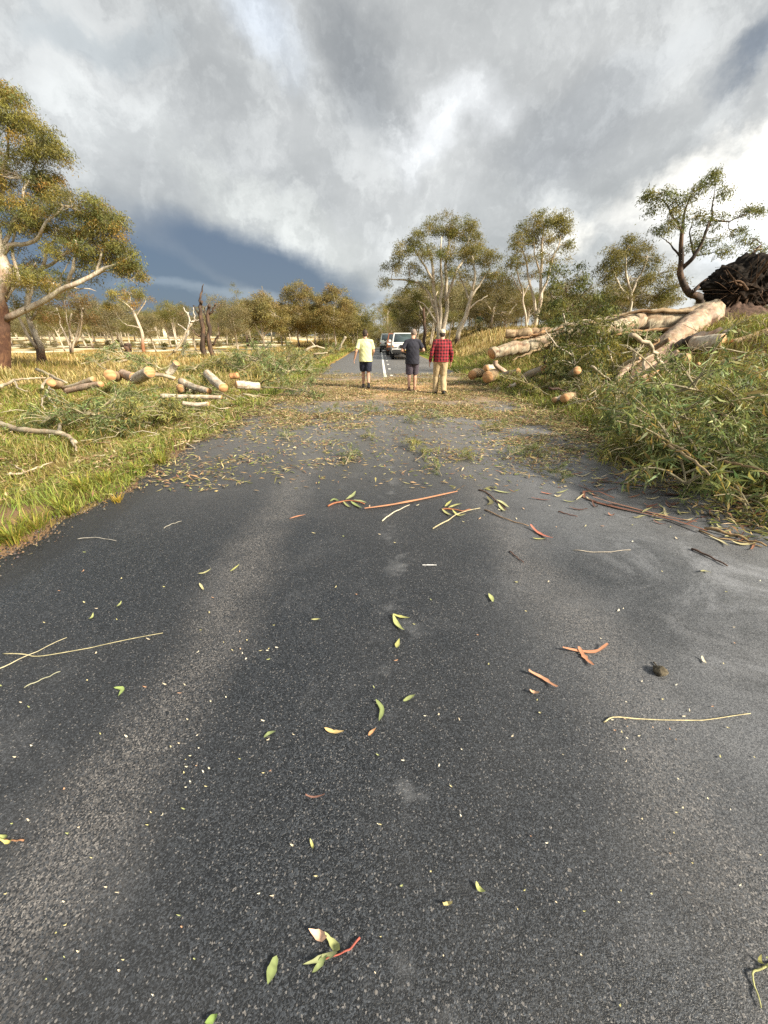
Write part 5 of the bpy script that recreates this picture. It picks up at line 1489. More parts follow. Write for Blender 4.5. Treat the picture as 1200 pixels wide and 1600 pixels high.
sprig('leafy green twig beside the left end of the long orange bark strip', [(512, 792), (530, 786), (552, 784), (570, 789)],
      [([(530, 786), (522, 781), (515, 787)], 6, LG), ([(540, 784), (550, 776), (556, 770)], 8, (.32, .36, .13)), ([(552, 784), (564, 784), (574, 789)], 7, (.30, .33, .12)), ([(548, 786), (556, 790), (566, 797)], 7, LG), ([(536, 786), (544, 792), (550, 794)], 6, (.24, .26, .09))])
sprig('yellow-green leafy twig at the right end of the long orange bark strip', [(690, 797), (705, 797), (722, 800), (735, 797)],
      [([(695, 795), (700, 788), (706, 784)], 6, YG), ([(700, 797), (712, 790), (722, 790)], 7, (.40, .40, .12)), ([(706, 799), (716, 806), (728, 806)], 6, YG), ([(690, 798), (698, 803), (706, 808)], 6, (.33, .34, .11))])
sprig('dark leafy twig right of the middle with one standing pale leaf', [(748, 766), (762, 772), (775, 784), (790, 798)],
      [([(755, 768), (766, 762), (776, 766)], 7, (.16, .15, .06)), ([(760, 778), (768, 786), (760, 792)], 8, (.14, .13, .05)), ([(775, 784), (784, 786), (796, 797)], 8, (.46, .46, .20)), ([(778, 790), (784, 796), (790, 802)], 6, (.40, .42, .16)), ([(770, 768), (786, 770), (800, 772)], 7, (.36, .38, .15))], (.15, .08, .05), 3)
sprig('leafy twig poking in at the left edge of the lower road', [(38, 1314), (22, 1315), (5, 1313)], [([(16, 1314), (4, 1310), (-12, 1312)], 8, (.35, .40, .10)), ([(24, 1315), (14, 1318), (2, 1316)], 6, (.50, .44, .10))], (.34, .18, .10), 4)
sprig('yellow-green broken weed stalk at the lower right edge', [(1205, 1506), (1190, 1514), (1174, 1522), (1180, 1548), (1188, 1576)],
      [([(1190, 1512), (1186, 1504), (1184, 1497)], 8, (.50, .48, .12)), ([(1196, 1509), (1202, 1516), (1210, 1518)], 8, (.44, .48, .14))], (.46, .46, .20), 5)
sprig('curled brown and green leaves on the tar at the upper right edge', [(1092, 830), (1120, 842), (1150, 846), (1190, 856)],
      [([(1130, 842), (1150, 838), (1172, 842)], 8, (.40, .36, .14)), ([(1140, 848), (1160, 852), (1186, 850)], 9, (.46, .40, .18)), ([(1105, 840), (1125, 846), (1140, 858)], 7, (.42, .38, .20)), ([(1110, 826), (1128, 832), (1145, 830)], 7, (.30, .28, .10))], (.3, .2, .1), 4)
# stone
bm = bmesh.new(); bmesh.ops.create_icosphere(bm, subdivisions=3, radius=1)
V = np.array([v.co[:] for v in bm.verts]); Ff = np.array([[v.index for v in f.verts] for f in bm.faces]); bm.free()
V = V * (1 + .12 * np.sin(V[:, :1] * 5 + 1) * np.cos(V[:, 1:2] * 4) + .08 * np.sin(V[:, 2:3] * 7))
p = G(1030, 1052); m = mpp(1030, 1045, p[1])
o = mk('stone', V * np.array([10 * m, 9 * m, 7.5 * m]) + (0, 0, 5.5 * m), Ff, M['earth'], None, np.clip(np.array((.10, .085, .06)) * (1 + rng.normal(0, .3, (len(V), 1))), 0, 1), smooth=True)
o.location = (p[0], p[1], 0); tag(o, 'small dark rounded stone on the right lane', 'stone')
stem([(1021, 1036), (1024, 1040), (1029, 1046)], 3, (.10, .08, .05), 'tiny stalk lying against the small dark stone', 'twig', 'twig')
# scraps of bark and leaf before the right pile
g = np.random.default_rng(61)
for q in range(70):
    t_ = g.uniform(0, 1); px, py = 880 + 330 * t_ + g.normal(0, 40), 735 + 75 * t_ + g.uniform(-12, 50)
    p = G(px, py)
    if p[0] > 3.75: continue
    a = g.normal(.2, .7); ln = g.uniform(5, 17)
    red = q % 2 == 0
    pl_ = [(px - ln * math.cos(a), py - ln * math.sin(a) * .5), (px, py + g.normal(0, 1.5)), (px + ln * math.cos(a), py + ln * math.sin(a) * .5)]
    if red:
        flat_leaf(pl_, g.uniform(2.5, 5), [(.20, .07, .045), (.13, .06, .045), (.30, .12, .06)][int(g.integers(0, 3))], 'dark red bark scrap on the tar in front of the right leaf pile', 'bark_scrap', 'bark scrap', 'bark scraps before the right pile', prof='bark', curl=.015)
    else:
        flat_leaf(pl_, g.uniform(3, 6), [(.40, .38, .15), (.30, .31, .11), (.50, .42, .22)][int(g.integers(0, 3))], 'pale olive leaf on the tar in front of the right leaf pile', 'gum_leaf', 'leaf', 'leaves before the right pile', curl=.015)
# crumbs in the wheel tracks
for q in range(60):
    cx, cy, sx_, sy_ = [(985, 1135, 45, 30), (385, 1015, 40, 12), (300, 1170, 35, 45), (1080, 1330, 50, 50), (740, 800, 60, 12)][q % 5]
    px, py = g.normal(cx, sx_), g.normal(cy, sy_); a = g.uniform(0, 6.28); ln = g.uniform(1.2, 3.5)
    flat_leaf([(px - ln * math.cos(a), py - ln * math.sin(a) * .6), (px + .5, py), (px + ln * math.cos(a), py + ln * math.sin(a) * .6)], g.uniform(1.6, 3), [(.62, .55, .36), (.55, .48, .22), (.50, .32, .18), (.66, .60, .46)][int(g.integers(0, 4))],
              'tiny pale leaf fleck scattered on the open dark tar', 'leaf_fleck', 'leaf fleck', 'leaf flecks on the open tar', curl=.004)
# small flecks
g = np.random.default_rng(5)
for q in range(150):
    px, py = g.uniform(0, 1200), 820 + 780 * g.uniform(0, 1) ** 1.3
    p = G(px, py)
    if p[0] < -2.7 or p[0] > 3.7: continue
    a = g.uniform(0, 6.28); ln = g.uniform(1.6, 4.6) * (1 if py > 1000 else .8)
    c_ = [(.55, .48, .22), (.42, .40, .14), (.60, .50, .34), (.34, .38, .12), (.46, .24, .12), (.70, .64, .48)][int(g.integers(0, 6))]
    flat_leaf([(px - ln * math.cos(a), py - ln * math.sin(a) * .6), (px + 1, py), (px + ln * math.cos(a), py + ln * math.sin(a) * .6)], g.uniform(1.6, 3.0), c_,
              'tiny pale leaf fleck scattered on the open dark tar', 'leaf_fleck', 'leaf fleck', 'leaf flecks on the open tar', curl=.005)
# ------------------------------------------------------------------ people
SKIN = solid('skin', (0.50, 0.29, 0.20), 0.55, nscale=40, namp=.06)
def cone(geo, p0, p1, r0, r1, n=14, dome0=True, dome1=True, sx=1.0, sy=1.0):
    p0 = np.asarray(p0, float); p1 = np.asarray(p1, float)
    ax = p1 - p0; L = np.linalg.norm(ax); ax = ax / L
    pts, rad = [], []
    if dome0:
        for t in (1.0, .92, .7, .38): pts.append(p0 - ax * r0 * t); rad.append(r0 * math.sqrt(max(1 - t * t, .0004)))
    for t in np.linspace(0, 1, 5): pts.append(p0 + ax * L * t); rad.append(r0 + (r1 - r0) * t)
    if dome1:
        for t in (.38, .7, .92, 1.0): pts.append(p1 + ax * r1 * t); rad.append(r1 * math.sqrt(max(1 - t * t, .0004)))
    g2 = Geo(); tube(g2, np.array(pts), np.array(rad), (0.5, .5, .5), n, 0, True)
    geo.add(np.concatenate(g2.V), np.concatenate(g2.Fq), np.concatenate(g2.Ft))
def ball(geo, c, r, n=16):
    th = np.linspace(0, np.pi, n // 2 + 2)[1:-1]; ph = np.linspace(0, 2 * np.pi, n, endpoint=False)
    V = np.array([[np.sin(t) * np.cos(p), np.sin(t) * np.sin(p), np.cos(t)] for t in th for p in ph])
    k = len(th)
    i = np.arange(k - 1)[:, None] * n; j = np.arange(n)[None, :]; j2 = (j + 1) % n
    q = np.stack([i + j, i + n + j, i + n + j2, i + j2], -1).reshape(-1, 4)
    V = np.vstack([V, (0, 0, 1), (0, 0, -1)]); jj = np.arange(n); jn = (jj + 1) % n; e = (k - 1) * n
    t = np.vstack([np.stack([jj, jn, np.full(n, k * n)], 1), np.stack([e + jn, e + jj, np.full(n, k * n + 1)], 1)])
    geo.add(V * np.asarray(r, float) + np.asarray(c, float), q, t)
def remesh(geo, name, mat_, parent, vox, it=6, disp=None):
    o = mk('tmp_' + name, np.concatenate(geo.V), [np.concatenate(geo.Fq), np.concatenate(geo.Ft)], mat_)
    md = o.modifiers.new('r', 'REMESH'); md.mode = 'VOXEL'; md.voxel_size = vox
    sm = o.modifiers.new('s', 'SMOOTH'); sm.iterations = it; sm.factor = .5
    dg = bpy.context.evaluated_depsgraph_get()
    me = bpy.data.meshes.new_from_object(o.evaluated_get(dg))
    bpy.data.objects.remove(o)
    me.name = name
    me.polygons.foreach_set('use_smooth', np.ones(len(me.polygons), bool))
    if disp is not None:
        v = np.empty(len(me.vertices) * 3, np.float32); me.vertices.foreach_get('co', v); v = disp(v.reshape(-1, 3)); me.vertices.foreach_set('co', v.astype(np.float32).ravel()); me.update()
    if not me.materials: me.materials.append(mat_)
    o = bpy.data.objects.new(name, me)
    return link(o, parent)
def folds(amp, f=1.0):
    def fn(v):
        n = np.sin(v[:, 2] * 42 * f + 6 * np.sin(v[:, 0] * 11)) * .5 + np.sin(v[:, 2] * 23 * f - v[:, 0] * 31 + 4 * np.sin(v[:, 1] * 13)) * .5
        c = np.stack([np.zeros(len(v)), np.zeros(len(v)), v[:, 2]], 1)
        d = v - c; d /= np.linalg.norm(d, axis=1)[:, None] + 1e-6
        return v + d * (n * amp)[:, None]
    return fn
def person(loc, rz, label, J, build, dress):
    """J: joints in local metres, +y is the walking direction. The body is one skin surface; clothes are children."""
    b = Geo()
    hd = np.array(J['head'])
    w = build
    ball(b, hd + (0, .0, .015), (.076, .094, .112))
    ball(b, hd + (0, .045, -.055), (.052, .050, .055))           # jaw
    cone(b, hd + (0, .088, .005), hd + (0, .108, -.03), .010, .015)   # nose
    cone(b, hd + (-.03, .085, -.068), hd + (.03, .085, -.068), .010, .010)  # mouth
    for s in (-1, 1):
        ball(b, hd + (s * .080, -.008, -.008), (.012, .022, .034))     # ears
        ball(b, hd + (s * .032, .080, .030), (.020, .014, .010))       # brow
    cone(b, hd + (0, -.015, -.06), J['neck'], .058, .066)
    sp = np.array(J['chest']); pv = np.array(J['pelvis'])
    ball(b, sp, (.175 * w, .118 * w, .20)); ball(b, (sp + pv) / 2, (.155 * w, .115 * w, .20)); ball(b, pv, (.17 * w, .125 * w, .15))
    for s, k in ((-1, 'l'), (1, 'r')):
        sh, el, wr = (np.array(J[n_ + k]) for n_ in ('sh', 'el', 'wr'))
        hp, kn, an, to = (np.array(J[n_ + k]) for n_ in ('hp', 'kn', 'an', 'to'))
        cone(b, np.array(J['neck']) + (0, 0, -.05), sh, .062, .062 * w)
        cone(b, sh, el, .056 * w, .042); cone(b, el, wr, .042, .028)
        ax = (wr - el) / np.linalg.norm(wr - el)
        side = np.array([0, 1.0, 0]) - ax * ax[1]; side /= np.linalg.norm(side) + 1e-9
        nrm = np.cross(ax, side) * -s
        pm = wr + ax * .085
        for q in (-1.2, 0, 1.2): cone(b, wr + side * q * .011, pm + side * q * .019, .017, .014)
        for q, ln in zip((-1.5, -.5, .5, 1.5), (.055, .072, .078, .068)):
            st = pm + side * q * .020
            k1 = st + ax * ln * .5 + nrm * .008; k2 = k1 + ax * ln * .45 + nrm * .026
            cone(b, st, k1, .0098, .009); cone(b, k1, k2, .009, .0078)
        t0 = wr + ax * .03 + side * .028; t1 = t0 + ax * .035 + side * .026; t2 = t1 + ax * .034 + side * .006 + nrm * .008
        cone(b, t0, t1, .0125, .011); cone(b, t1, t2, .011, .009)
        cone(b, hp, kn, .088 * w, .058)
        cf = kn + (an - kn) * .30 + np.array([0, -.014, 0])
        cone(b, kn, cf, .055, .060); cone(b, cf, an, .060, .037)
        cone(b, an + (0, 0, -.02), to, .036, .028)
        hl = an - (to - an) / np.linalg.norm(to - an) * .045; hl[2] = an[2] - .05
        cone(b, an, hl, .036, .032)
    o = remesh(b, 'person', SKIN, None, .009, 3)
    o.location = tuple(float(a) for a in loc); o.rotation_euler = (0, 0, rz)
    tag(o, label, 'person')
    for s in (-1, 1):
        e = Geo(); ball(e, hd + (s * .031, .083, .012), (.011, .008, .007), 10); e.build('eye', EYE, o)
    dress(o, J, w)
    return o
EYE = solid('eye', (.03, .025, .02), .2)
def upper(o, J, w, m, sleeve, loose=.022, hem=.0, amp=.004):
    g_ = Geo()
    sp = np.array(J['chest']); pv = np.array(J['pelvis'])
    ball(g_, sp, (.175 * w + loose, .118 * w + loose, .205)); ball(g_, (sp + pv) / 2, (.168 * w + loose, .125 * w + loose, .22))
    # straight flat hem
    g2 = Geo(); tube(g2, np.array([sp + (0, 0, -.05), (sp + pv) / 2, pv + (0, 0, hem)]), np.array([.165 * w + loose, .168 * w + loose, .180 * w + loose]), (.5, .5, .5), 22, 0, True)
    V = np.concatenate(g2.V); cy = np.interp(V[:, 2], [pv[2], sp[2]], [pv[1], sp[1]]); V[:, 1] = cy + (V[:, 1] - cy) * .76
    g_.add(V, np.concatenate(g2.Fq), np.concatenate(g2.Ft))
    for k in 'lr':
        sh, el, wr = (np.array(J[n_ + k]) for n_ in ('sh', 'el', 'wr'))
        cone(g_, np.array(J['neck']) + (0, -.01, -.055), sh + (0, 0, .004), .070, .068 * w)
        if sleeve == 'short':
            cone(g_, sh, sh + (el - sh) * .78, .066 * w, .070, dome1=False)
        else:
            cone(g_, sh, el, .068 * w, .058); cone(g_, el, el + (wr - el) * .9, .058, .046, dome1=False)
    return remesh(g_, 'shirt', m, o, .010, 4, folds(amp))
def lower(o, J, w, m, name, length, r=.105, rk=.095, re=.075):
    g_ = Geo(); pv = np.array(J['pelvis'])
    ball(g_, pv + (0, -.01, -.01), (.178 * w, .138 * w, .15))
    for k in 'lr':
        hp, kn, an = (np.array(J[n_ + k]) for n_ in ('hp', 'kn', 'an'))
        if length <= 1:
            cone(g_, hp, hp + (kn - hp) * length, r * w, rk, dome1=False)
        else:
            cone(g_, hp, kn, r * w, rk); cone(g_, kn, an + (0, 0, -.03), rk, re, dome1=False)
    return remesh(g_, name, m, o, .010, 4, folds(.005, .7))
def shoes(o, J, m, name='shoe', h=1.0):
    for k in 'lr':
        an, to = np.array(J['an' + k]), np.array(J['to' + k])
        g_ = Geo(); ax = (to - an); ax /= np.linalg.norm(ax)
        hl = an - ax * .06; hl[2] = an[2] - .055
        cone(g_, hl, to, .048, .040); cone(g_, an + (0, 0, .03 * h), hl + ax * .05, .048, .046); cone(g_, to, to + ax * .03, .042, .036)
        remesh(g_, name, m, o, .009, 3)
def hair(o, J, m, full=True):
    hd = np.array(J['head']); g_ = Geo()
    ball(g_, hd + (0, -.018, .034), (.084, .090, .102))
    if full: ball(g_, hd + (0, -.042, -.015), (.074, .062, .075))
    return remesh(g_, 'hair', m, o, .008, 2, folds(.003, 3))

cl_y = solid('hi_vis_cotton', (0.66, 0.68, 0.36), .85, nscale=25, namp=.10)
cl_navy = solid('navy_cotton', (0.018, 0.022, 0.045), .9, nscale=25, namp=.2)
cl_tee = solid('dark_navy_tee', (0.022, 0.023, 0.036), .9, nscale=25, namp=.2)
cl_grey = solid('grey_purple_cotton', (0.075, 0.062, 0.085), .9, nscale=25, namp=.2)
cl_khaki = solid('khaki_cotton', (0.44, 0.34, 0.20), .9, nscale=20, namp=.15)
blk = solid('black_leather', (0.015, 0.014, 0.014), .6)
brn = solid('brown_hair', (0.035, 0.02, 0.014), .7, nscale=120, namp=.5)
gry = solid('cropped_grey_hair', (0.22, 0.17, 0.14), .8, nscale=120, namp=.4)
capm = solid('cream_cap', (0.62, 0.55, 0.42), .85, nscale=60, namp=.08)
sand = solid('sandal_leather', (0.20, 0.10, 0.06), .7)
def plaid_f(b, p, out):
    s = b.n('ShaderNodeSeparateXYZ'); b.put(s.inputs[0], obj_co(b))
    def band(v, f, wd, ph=0.0):
        fr = b.math('FRACT', b.math('ADD', b.math('MULTIPLY', v, f), 10 + ph))
        return b.ss(b.math('ABSOLUTE', b.math('SUBTRACT', fr, .5)), wd, wd * .6, 0, 1)
    hx, hz = band(s.outputs[0], 12, .27), band(s.outputs[2], 12, .27)
    t = b.math('MULTIPLY', b.math('ADD', hx, hz), .5)
    c = b.mix(t, (0.29, 0.018, 0.030), (0.008, 0.004, 0.009))
    lx, lz = band(s.outputs[0], 12, .05, .5), band(s.outputs[2], 12, .05, .5)
    c = b.mix(b.math('MULTIPLY', b.math('MAXIMUM', lx, lz), .22), c, (0.5, 0.12, 0.12))
    b.put(p.inputs['Base Color'], c); p.inputs['Roughness'].default_value = .9
plaid = mat('red_check_flannel', plaid_f)

def base_joints(h=1.0, arms=None):
    return dict(head=(0, .02, 1.63), neck=(0, -.01, 1.50), chest=(0, 0, 1.27), pelvis=(0, 0, .95),
                shl=(-.19, 0, 1.41), shr=(.19, 0, 1.41), ell=(-.27, -.03, 1.13), elr=(.27, -.03, 1.13), wrl=(-.28, .04, .89), wrr=(.28, .04, .89),
                hpl=(-.095, 0, .90), hpr=(.095, 0, .90), knl=(-.10, .02, .49), knr=(.10, .02, .49), anl=(-.10, -.02, .085), anr=(.10, -.02, .085), tol=(-.11, .13, .035), tor=(.11, .13, .035))
# yellow shirt: mid-stride, left arm swung out, right foot trailing
J = base_joints(); J.update(ell=(-.29, -.10, 1.14), wrl=(-.35, -.03, .92), elr=(.26, .06, 1.14), wrr=(.22, .24, 1.00), knl=(-.085, .16, .50), anl=(-.085, .10, .085), tol=(-.10, .25, .035),
                            knr=(.085, .04, .49), anr=(.085, -.22, .135), tor=(.09, -.09, .035))
def d1(o, J, w):
    upper(o, J, w, cl_y, 'short', .030, -.12); lower(o, J, w, cl_navy, 'shorts', .88, .110, .110); shoes(o, J, blk); hair(o, J, brn)
person((*P(572, 606, 13.3)[:2], 0.0), .03, 'walker in a loose lime-yellow shirt and navy shorts', J, 1.03, d1)
# navy tee: both forearms bent forward, looking down
J = base_joints(); J.update(head=(.02, .06, 1.64), ell=(-.33, -.04, 1.18), elr=(.33, -.04, 1.18), wrl=(-.19, .20, 1.13), wrr=(.19, .20, 1.15), neck=(0, .0, 1.51),
                            knr=(.10, .13, .50), anr=(.10, .10, .085), tor=(.13, .25, .035), knl=(-.09, .0, .49), anl=(-.09, -.16, .095), tol=(-.11, -.02, .035))
def d2(o, J, w):
    upper(o, J, w, cl_tee, 'short', .036, -.16); lower(o, J, w, cl_grey, 'shorts', 1.0, .112, .108); shoes(o, J, sand, 'sandal', .2); hair(o, J, gry, False)
person((*P(643, 611, 12.7)[:2], 0.0), -.02, 'bare-legged walker in a navy tee and grey shorts, middle of the three men', J, 1.03, d2)
# red check flannel, cream cap, khaki trousers
J = base_joints(); J.update(head=(0, .02, 1.625), ell=(-.29, -.03, 1.12), elr=(.29, -.03, 1.12), wrl=(-.31, .05, .88), wrr=(.30, .05, .88), knl=(-.10, .10, .50), anl=(-.115, .06, .085), tol=(-.14, .21, .035),
                            knr=(.10, .03, .49), anr=(.105, -.18, .125), tor=(.115, -.05, .035))
def d3(o, J, w):
    upper(o, J, w, plaid, 'long', .034, -.05); lower(o, J, w, cl_khaki, 'trousers', 2, .112, .092, .082); shoes(o, J, blk); hair(o, J, brn)
    hd = np.array(J['head']); g_ = Geo()
    ball(g_, hd + (0, -.004, .050), (.090, .106, .088)); c_ = hd + (0, .10, .055)
    for q in (-1, 0, 1): cone(g_, hd + (q * .04, .06, .055), hd + (q * .035, .155, .040), .018, .012)
    remesh(g_, 'cap', capm, o, .008, 2)
    g_ = Geo(); cone(g_, hd + (-.045, -.075, .004), hd + (.045, -.075, .004), .012, .012)
    remesh(g_, 'cap_strap', blk, o, .007, 1)
person((*P(686, 616, 11.9)[:2], 0.0), .02, 'walker in a red check flannel shirt, cream cap and khaki trousers', J, 1.10, d3)
# far onlooker on the rise
J = base_joints()
cl_gr = solid('green_jacket', (0.05, 0.11, 0.075), .9)
def d4(o, J, w):
    upper(o, J, w, cl_gr, 'long', .03, -.05); lower(o, J, w, blk, 'trousers', 2); shoes(o, J, blk); hair(o, J, brn)
p = P(746, 534, 41)
person((p[0], p[1], float(H(p[0], p[1]))), 2.6, 'far onlooker in a green jacket and dark trousers on the grassy rise', J, 1.05, d4)
# ------------------------------------------------------------------ queue of vehicles
GLASS = solid('car_glass', (0.05, 0.075, 0.08), .08, spec=.8)
TYRE = solid('tyre_rubber', (0.016, 0.016, 0.017), .85)
RIM = solid('alloy_rim', (0.45, 0.45, 0.46), .35, .8)
TRIM = solid('black_plastic', (0.02, 0.02, 0.021), .6)
LAMP = solid('headlamp_glass', (0.70, 0.72, 0.74), .12, spec=.8)
AMB = solid('amber_lens', (0.75, 0.26, 0.03), .3)
PLATE = solid('plate_yellow', (0.75, 0.55, 0.06), .5)
def prism(geo, prof, x0, x1, top_in=0.0, zb=1.0, c=(.5, .5, .5)):
    """side profile (y, z) swept across x; above zb the sides lean in"""
    n = len(prof); V = []
    for s, xx in ((0, x0), (1, x1)):
        for y, z in prof:
            k = max(0, z - zb) * top_in
            V.append((xx + (k if s == 0 else -k), y, z))
    q = [[i, (i + 1) % n, n + (i + 1) % n, n + i] for i in range(n)]
    geo.add(V, q, None, c); return n
def vehicle(name, label, cat, loc, paint_rgb, kind, W=1.86, plate=True):
    """faces -y (towards the camera); origin on the road under its middle"""
    pm = solid('car_paint', paint_rgb, .32, coat=.6)
    root = empty(name, loc, label, cat)
    bm = bmesh.new()
    def poly_body(prof, hw, top_in, zb):
        n = len(prof)
        vs = [[bm.verts.new((s * (hw - max(0, z - zb) * top_in), y, z)) for y, z in prof] for s in (-1, 1)]
        bm.faces.new(vs[0]); bm.faces.new(vs[1][::-1])
        for i in range(n):
            j = (i + 1) % n
            bm.faces.new((vs[0][j], vs[0][i], vs[1][i], vs[1][j]))
    hw = W / 2
    bon = 1.06; roof = 1.80 if kind != 'van' else 2.35
    if kind == 'ute':
        low = [(-2.55, .42), (-2.62, .62), (-2.60, .92), (-2.45, 1.04), (-1.20, 1.12), (.62, 1.14), (2.55, 1.14), (2.60, .60), (2.5, .45)]
        cab = [(-1.22, 1.10), (-.42, 1.74), (-.25, 1.80), (.95, 1.80), (1.30, 1.74), (1.42, 1.12)]
    elif kind == 'wagon':
        low = [(-2.35, .40), (-2.42, .62), (-2.40, .92), (-2.25, 1.06), (-1.10, 1.14), (2.25, 1.14), (2.35, .60), (2.3, .42)]
        cab = [(-1.12, 1.12), (-.38, 1.74), (-.2, 1.82), (2.0, 1.80), (2.28, 1.14)]
    else:
        low = [(-2.45, .40), (-2.52, .62), (-2.48, 1.05), (-2.0, 1.30), (-1.9, 1.32), (2.6, 1.32), (2.65, .6), (2.6, .42)]
        cab = [(-2.0, 1.28), (-1.35, 2.15), (-1.1, 2.30), (2.4, 2.32), (2.6, 1.30)]
    poly_body(low, hw, .10, .9); poly_body(cab, hw - .05, .22, 1.1)
    bmesh.ops.recalc_face_normals(bm, faces=bm.faces)
    bmesh.ops.bevel(bm, geom=[e for e in bm.edges], offset=.05, segments=3, affect='EDGES', profile=.5, clamp_overlap=True)
    me = bpy.data.meshes.new('body'); bm.to_mesh(me); bm.free(); me.materials.append(pm)
    me.polygons.foreach_set('use_smooth', np.ones(len(me.polygons), bool))
    body = link(bpy.data.objects.new('body', me), root)
    def quad(nm, pts, m, parent=root, off=(0, 0, 0), th=.02):
        pts = np.array(pts, float) + np.array(off)
        nr = np.cross(pts[1] - pts[0], pts[2] - pts[0]); nr /= np.linalg.norm(nr)
        V = np.vstack([pts + nr * .012, pts - nr * th]); n = len(pts)
        q = [list(range(4)), [7, 6, 5, 4]] + [[i, i + 4, (i + 1) % 4 + 4, (i + 1) % 4] for i in range(4)]
        return mk(nm, V, np.array(q), m, parent)
    def box(nm, c, s, m, parent=root, bev=.02):
        b2 = bmesh.new(); bmesh.ops.create_cube(b2, size=1.0)
        bmesh.ops.scale(b2, vec=s, verts=b2.verts); bmesh.ops.translate(b2, vec=c, verts=b2.verts)
        if bev: bmesh.ops.bevel(b2, geom=list(b2.edges), offset=bev, segments=2, affect='EDGES', clamp_overlap=True)
        me_ = bpy.data.meshes.new(nm); b2.to_mesh(me_); b2.free(); me_.materials.append(m)
        return link(bpy.data.objects.new(nm, me_), parent)
    # windscreen on the cab's front slope
    (y0, z0), (y1, z1) = cab[0], cab[1]
    def cx(z): return hw - .05 - max(0, z - 1.1) * .22
    za, zb_ = z0 + .08 * (z1 - z0), z0 + .97 * (z1 - z0)
    ya, yb = y0 + .08 * (y1 - y0), y0 + .97 * (y1 - y0)
    quad('windscreen', [(-cx(za) + .10, ya, za), (cx(za) - .10, ya, za), (cx(zb_) - .10, yb, zb_), (-cx(zb_) + .10, yb, zb_)], GLASS)
    for s in (-1, 1):
        zt = z1 - .02; ye = cab[-2][0] - .15
        q = [(s * (cx(z0 + .1) + .003), y0 + .32, z0 + .10), (s * (cx(z0 + .1) + .003), ye, z0 + .10), (s * (cx(zt) + .003), ye - .1, zt), (s * (cx(zt) + .003), y1 + .08, zt)]
        quad('side_window', q if s > 0 else q[::-1], GLASS)
        yf = low[2][0]
        hl = box('headlight', (s * (hw - .24), yf - .015, .93), (.40, .16, .19), LAMP, bev=.03)
        box('indicator', (s * (hw - .09), yf - .02, .90), (.10, .17, .13), AMB, hl, .02)
        box('mirror', (s * (hw + .10), y0 + .32, 1.24), (.20, .12, .17), pm if kind != 'wagon' else TRIM, bev=.03)
        for yw in (-1.62, 1.55):
            tg = Geo(); th = np.linspace(0, 2 * np.pi, 28, endpoint=False)
            prof = [(.11, .24), (.115, .34), (.09, .38), (-.09, .38), (-.115, .34), (-.11, .24)]
            Vw = np.array([[s * (hw - .10) + a, yw + r * np.cos(t), .38 + r * np.sin(t)] for a, r in prof for t in th])
            qq = [[i * 28 + j, i * 28 + (j + 1) % 28, (i + 1) * 28 + (j + 1) % 28, (i + 1) * 28 + j] for i in range(5) for j in range(28)]
            tg.add(Vw, qq)
            wh = tg.build('wheel', TYRE, root)
            rg = Geo(); Vr = np.array([[s * (hw - .10) + s * a, yw + r * np.cos(t), .38 + r * np.sin(t)] for a, r in [(.09, .245), (.06, .20), (.085, .07), (.09, .001)] for t in th])
            rg.add(Vr, [[i * 28 + j, i * 28 + (j + 1) % 28, (i + 1) * 28 + (j + 1) % 28, (i + 1) * 28 + j] for i in range(3) for j in range(28)])
            rg.build('rim', RIM, wh, smooth=False)
    yf = low[1][0]
    box('grille', (0, yf + .0, .90), (W * .42, .14, .20), TRIM, bev=.03)
    bp_ = box('bumper', (0, yf - .03, .56), (W * .98, .20, .26), TRIM if kind != 'van' else pm, bev=.06)
    if plate: box('number_plate', (.0, yf - .145, .60), (.37, .02, .13), PLATE, bp_, .005)
    return root
def car_at(px, d):
    p = P(px, 560, d); return (p[0], p[1], 0.0)
vehicle('white_ute', 'white ute facing the camera at the head of the stopped queue', 'ute', car_at(629, 32.5), (.78, .77, .73), 'ute')
vehicle('copper_car', 'copper-brown wagon mostly hidden behind the white ute', 'car', car_at(618.5, 38.5), (.30, .10, .035), 'wagon', 1.8)
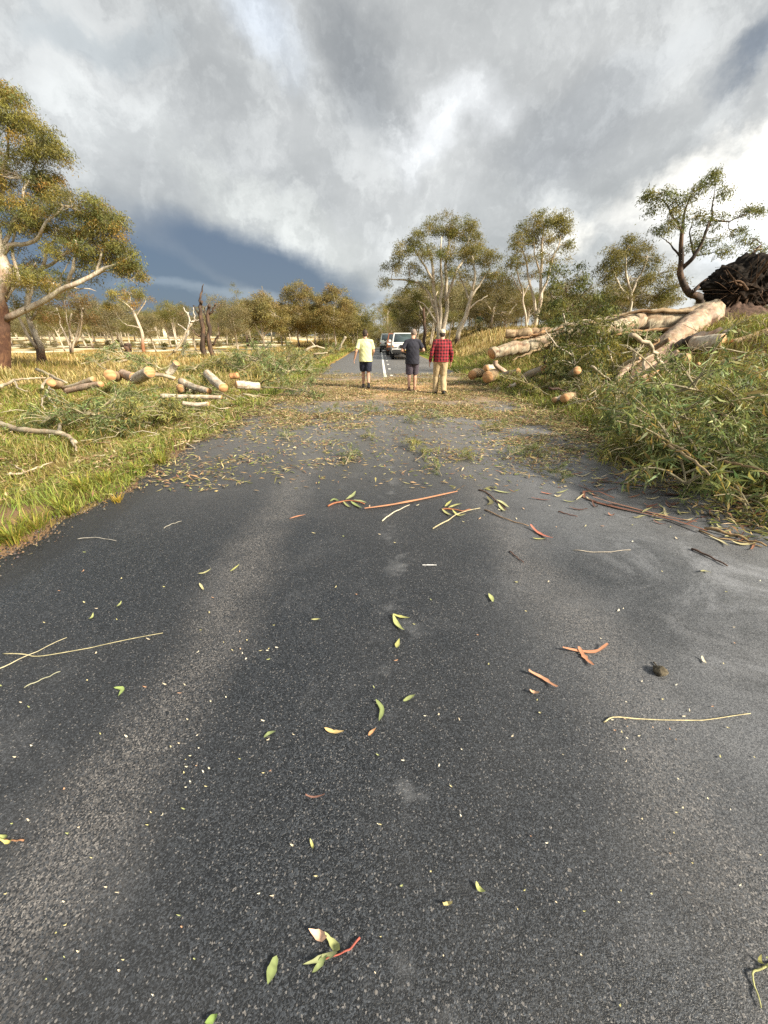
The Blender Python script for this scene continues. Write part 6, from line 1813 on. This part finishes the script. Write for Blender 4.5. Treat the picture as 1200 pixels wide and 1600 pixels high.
vehicle('silver_car', 'pale silver-green four-wheel-drive third in the queue', 'car', car_at(606.5, 46), (.46, .49, .43), 'wagon')
vehicle('white_car', 'white wagon behind the pale silver-green four-wheel-drive', 'car', car_at(608, 55), (.75, .75, .73), 'wagon')
vehicle('white_van', 'tall white van far back in the queue', 'van', car_at(599.5, 82), (.74, .72, .66), 'van', 2.0)
vehicle('far_car', 'tiny far car with pale paint just before the road vanishes', 'car', car_at(594, 115), (.6, .6, .58), 'wagon', plate=False)
# pale farm shed glimpsed behind the left woodland
p = P(297, 540, 118); z = float(H(p[0], p[1]))
sh = empty('farm_shed', (p[0], p[1], z), 'cream farm shed glimpsed between trunks beyond the left paddock', 'shed')
cream = solid('cream_sheet', (.78, .70, .50), .6, nscale=2, namp=.06); rf = solid('pale_roof', (.62, .62, .58), .5, nscale=2, namp=.1); dk = solid('shed_opening', (.10, .085, .07), .8)
sg = Geo(); prism(sg, [(-3.5, -.3), (-3.5, 2.9), (0, 4.1), (3.5, 2.9), (3.5, -.3)], -5, 5)
V = np.concatenate(sg.V)
fc = [[i, (i + 1) % 5, 5 + (i + 1) % 5, 5 + i] for i in range(5)]
mk('wall', V, [np.array(fc), np.array([[0, 1, 2, 3, 4], [9, 8, 7, 6, 5]])], cream, sh)
for s in (-1, 1):
    g_ = Geo(); g_.add([(-5.3, s * 3.8, 2.86), (5.3, s * 3.8, 2.86), (5.3, 0, 4.22), (-5.3, 0, 4.22), (-5.3, s * 3.8, 2.78), (5.3, s * 3.8, 2.78), (5.3, 0, 4.14), (-5.3, 0, 4.14)], [[0, 1, 2, 3], [7, 6, 5, 4], [0, 4, 5, 1], [1, 5, 6, 2], [2, 6, 7, 3], [3, 7, 4, 0]])
    g_.build('roof', rf, sh, smooth=False)
g_ = Geo(); g_.add([(-3.9, -3.53, 0), (-1.1, -3.53, 0), (-1.1, -3.53, 2.3), (-3.9, -3.53, 2.3)], [[0, 1, 2, 3]]); g_.build('door', dk, sh, smooth=False)
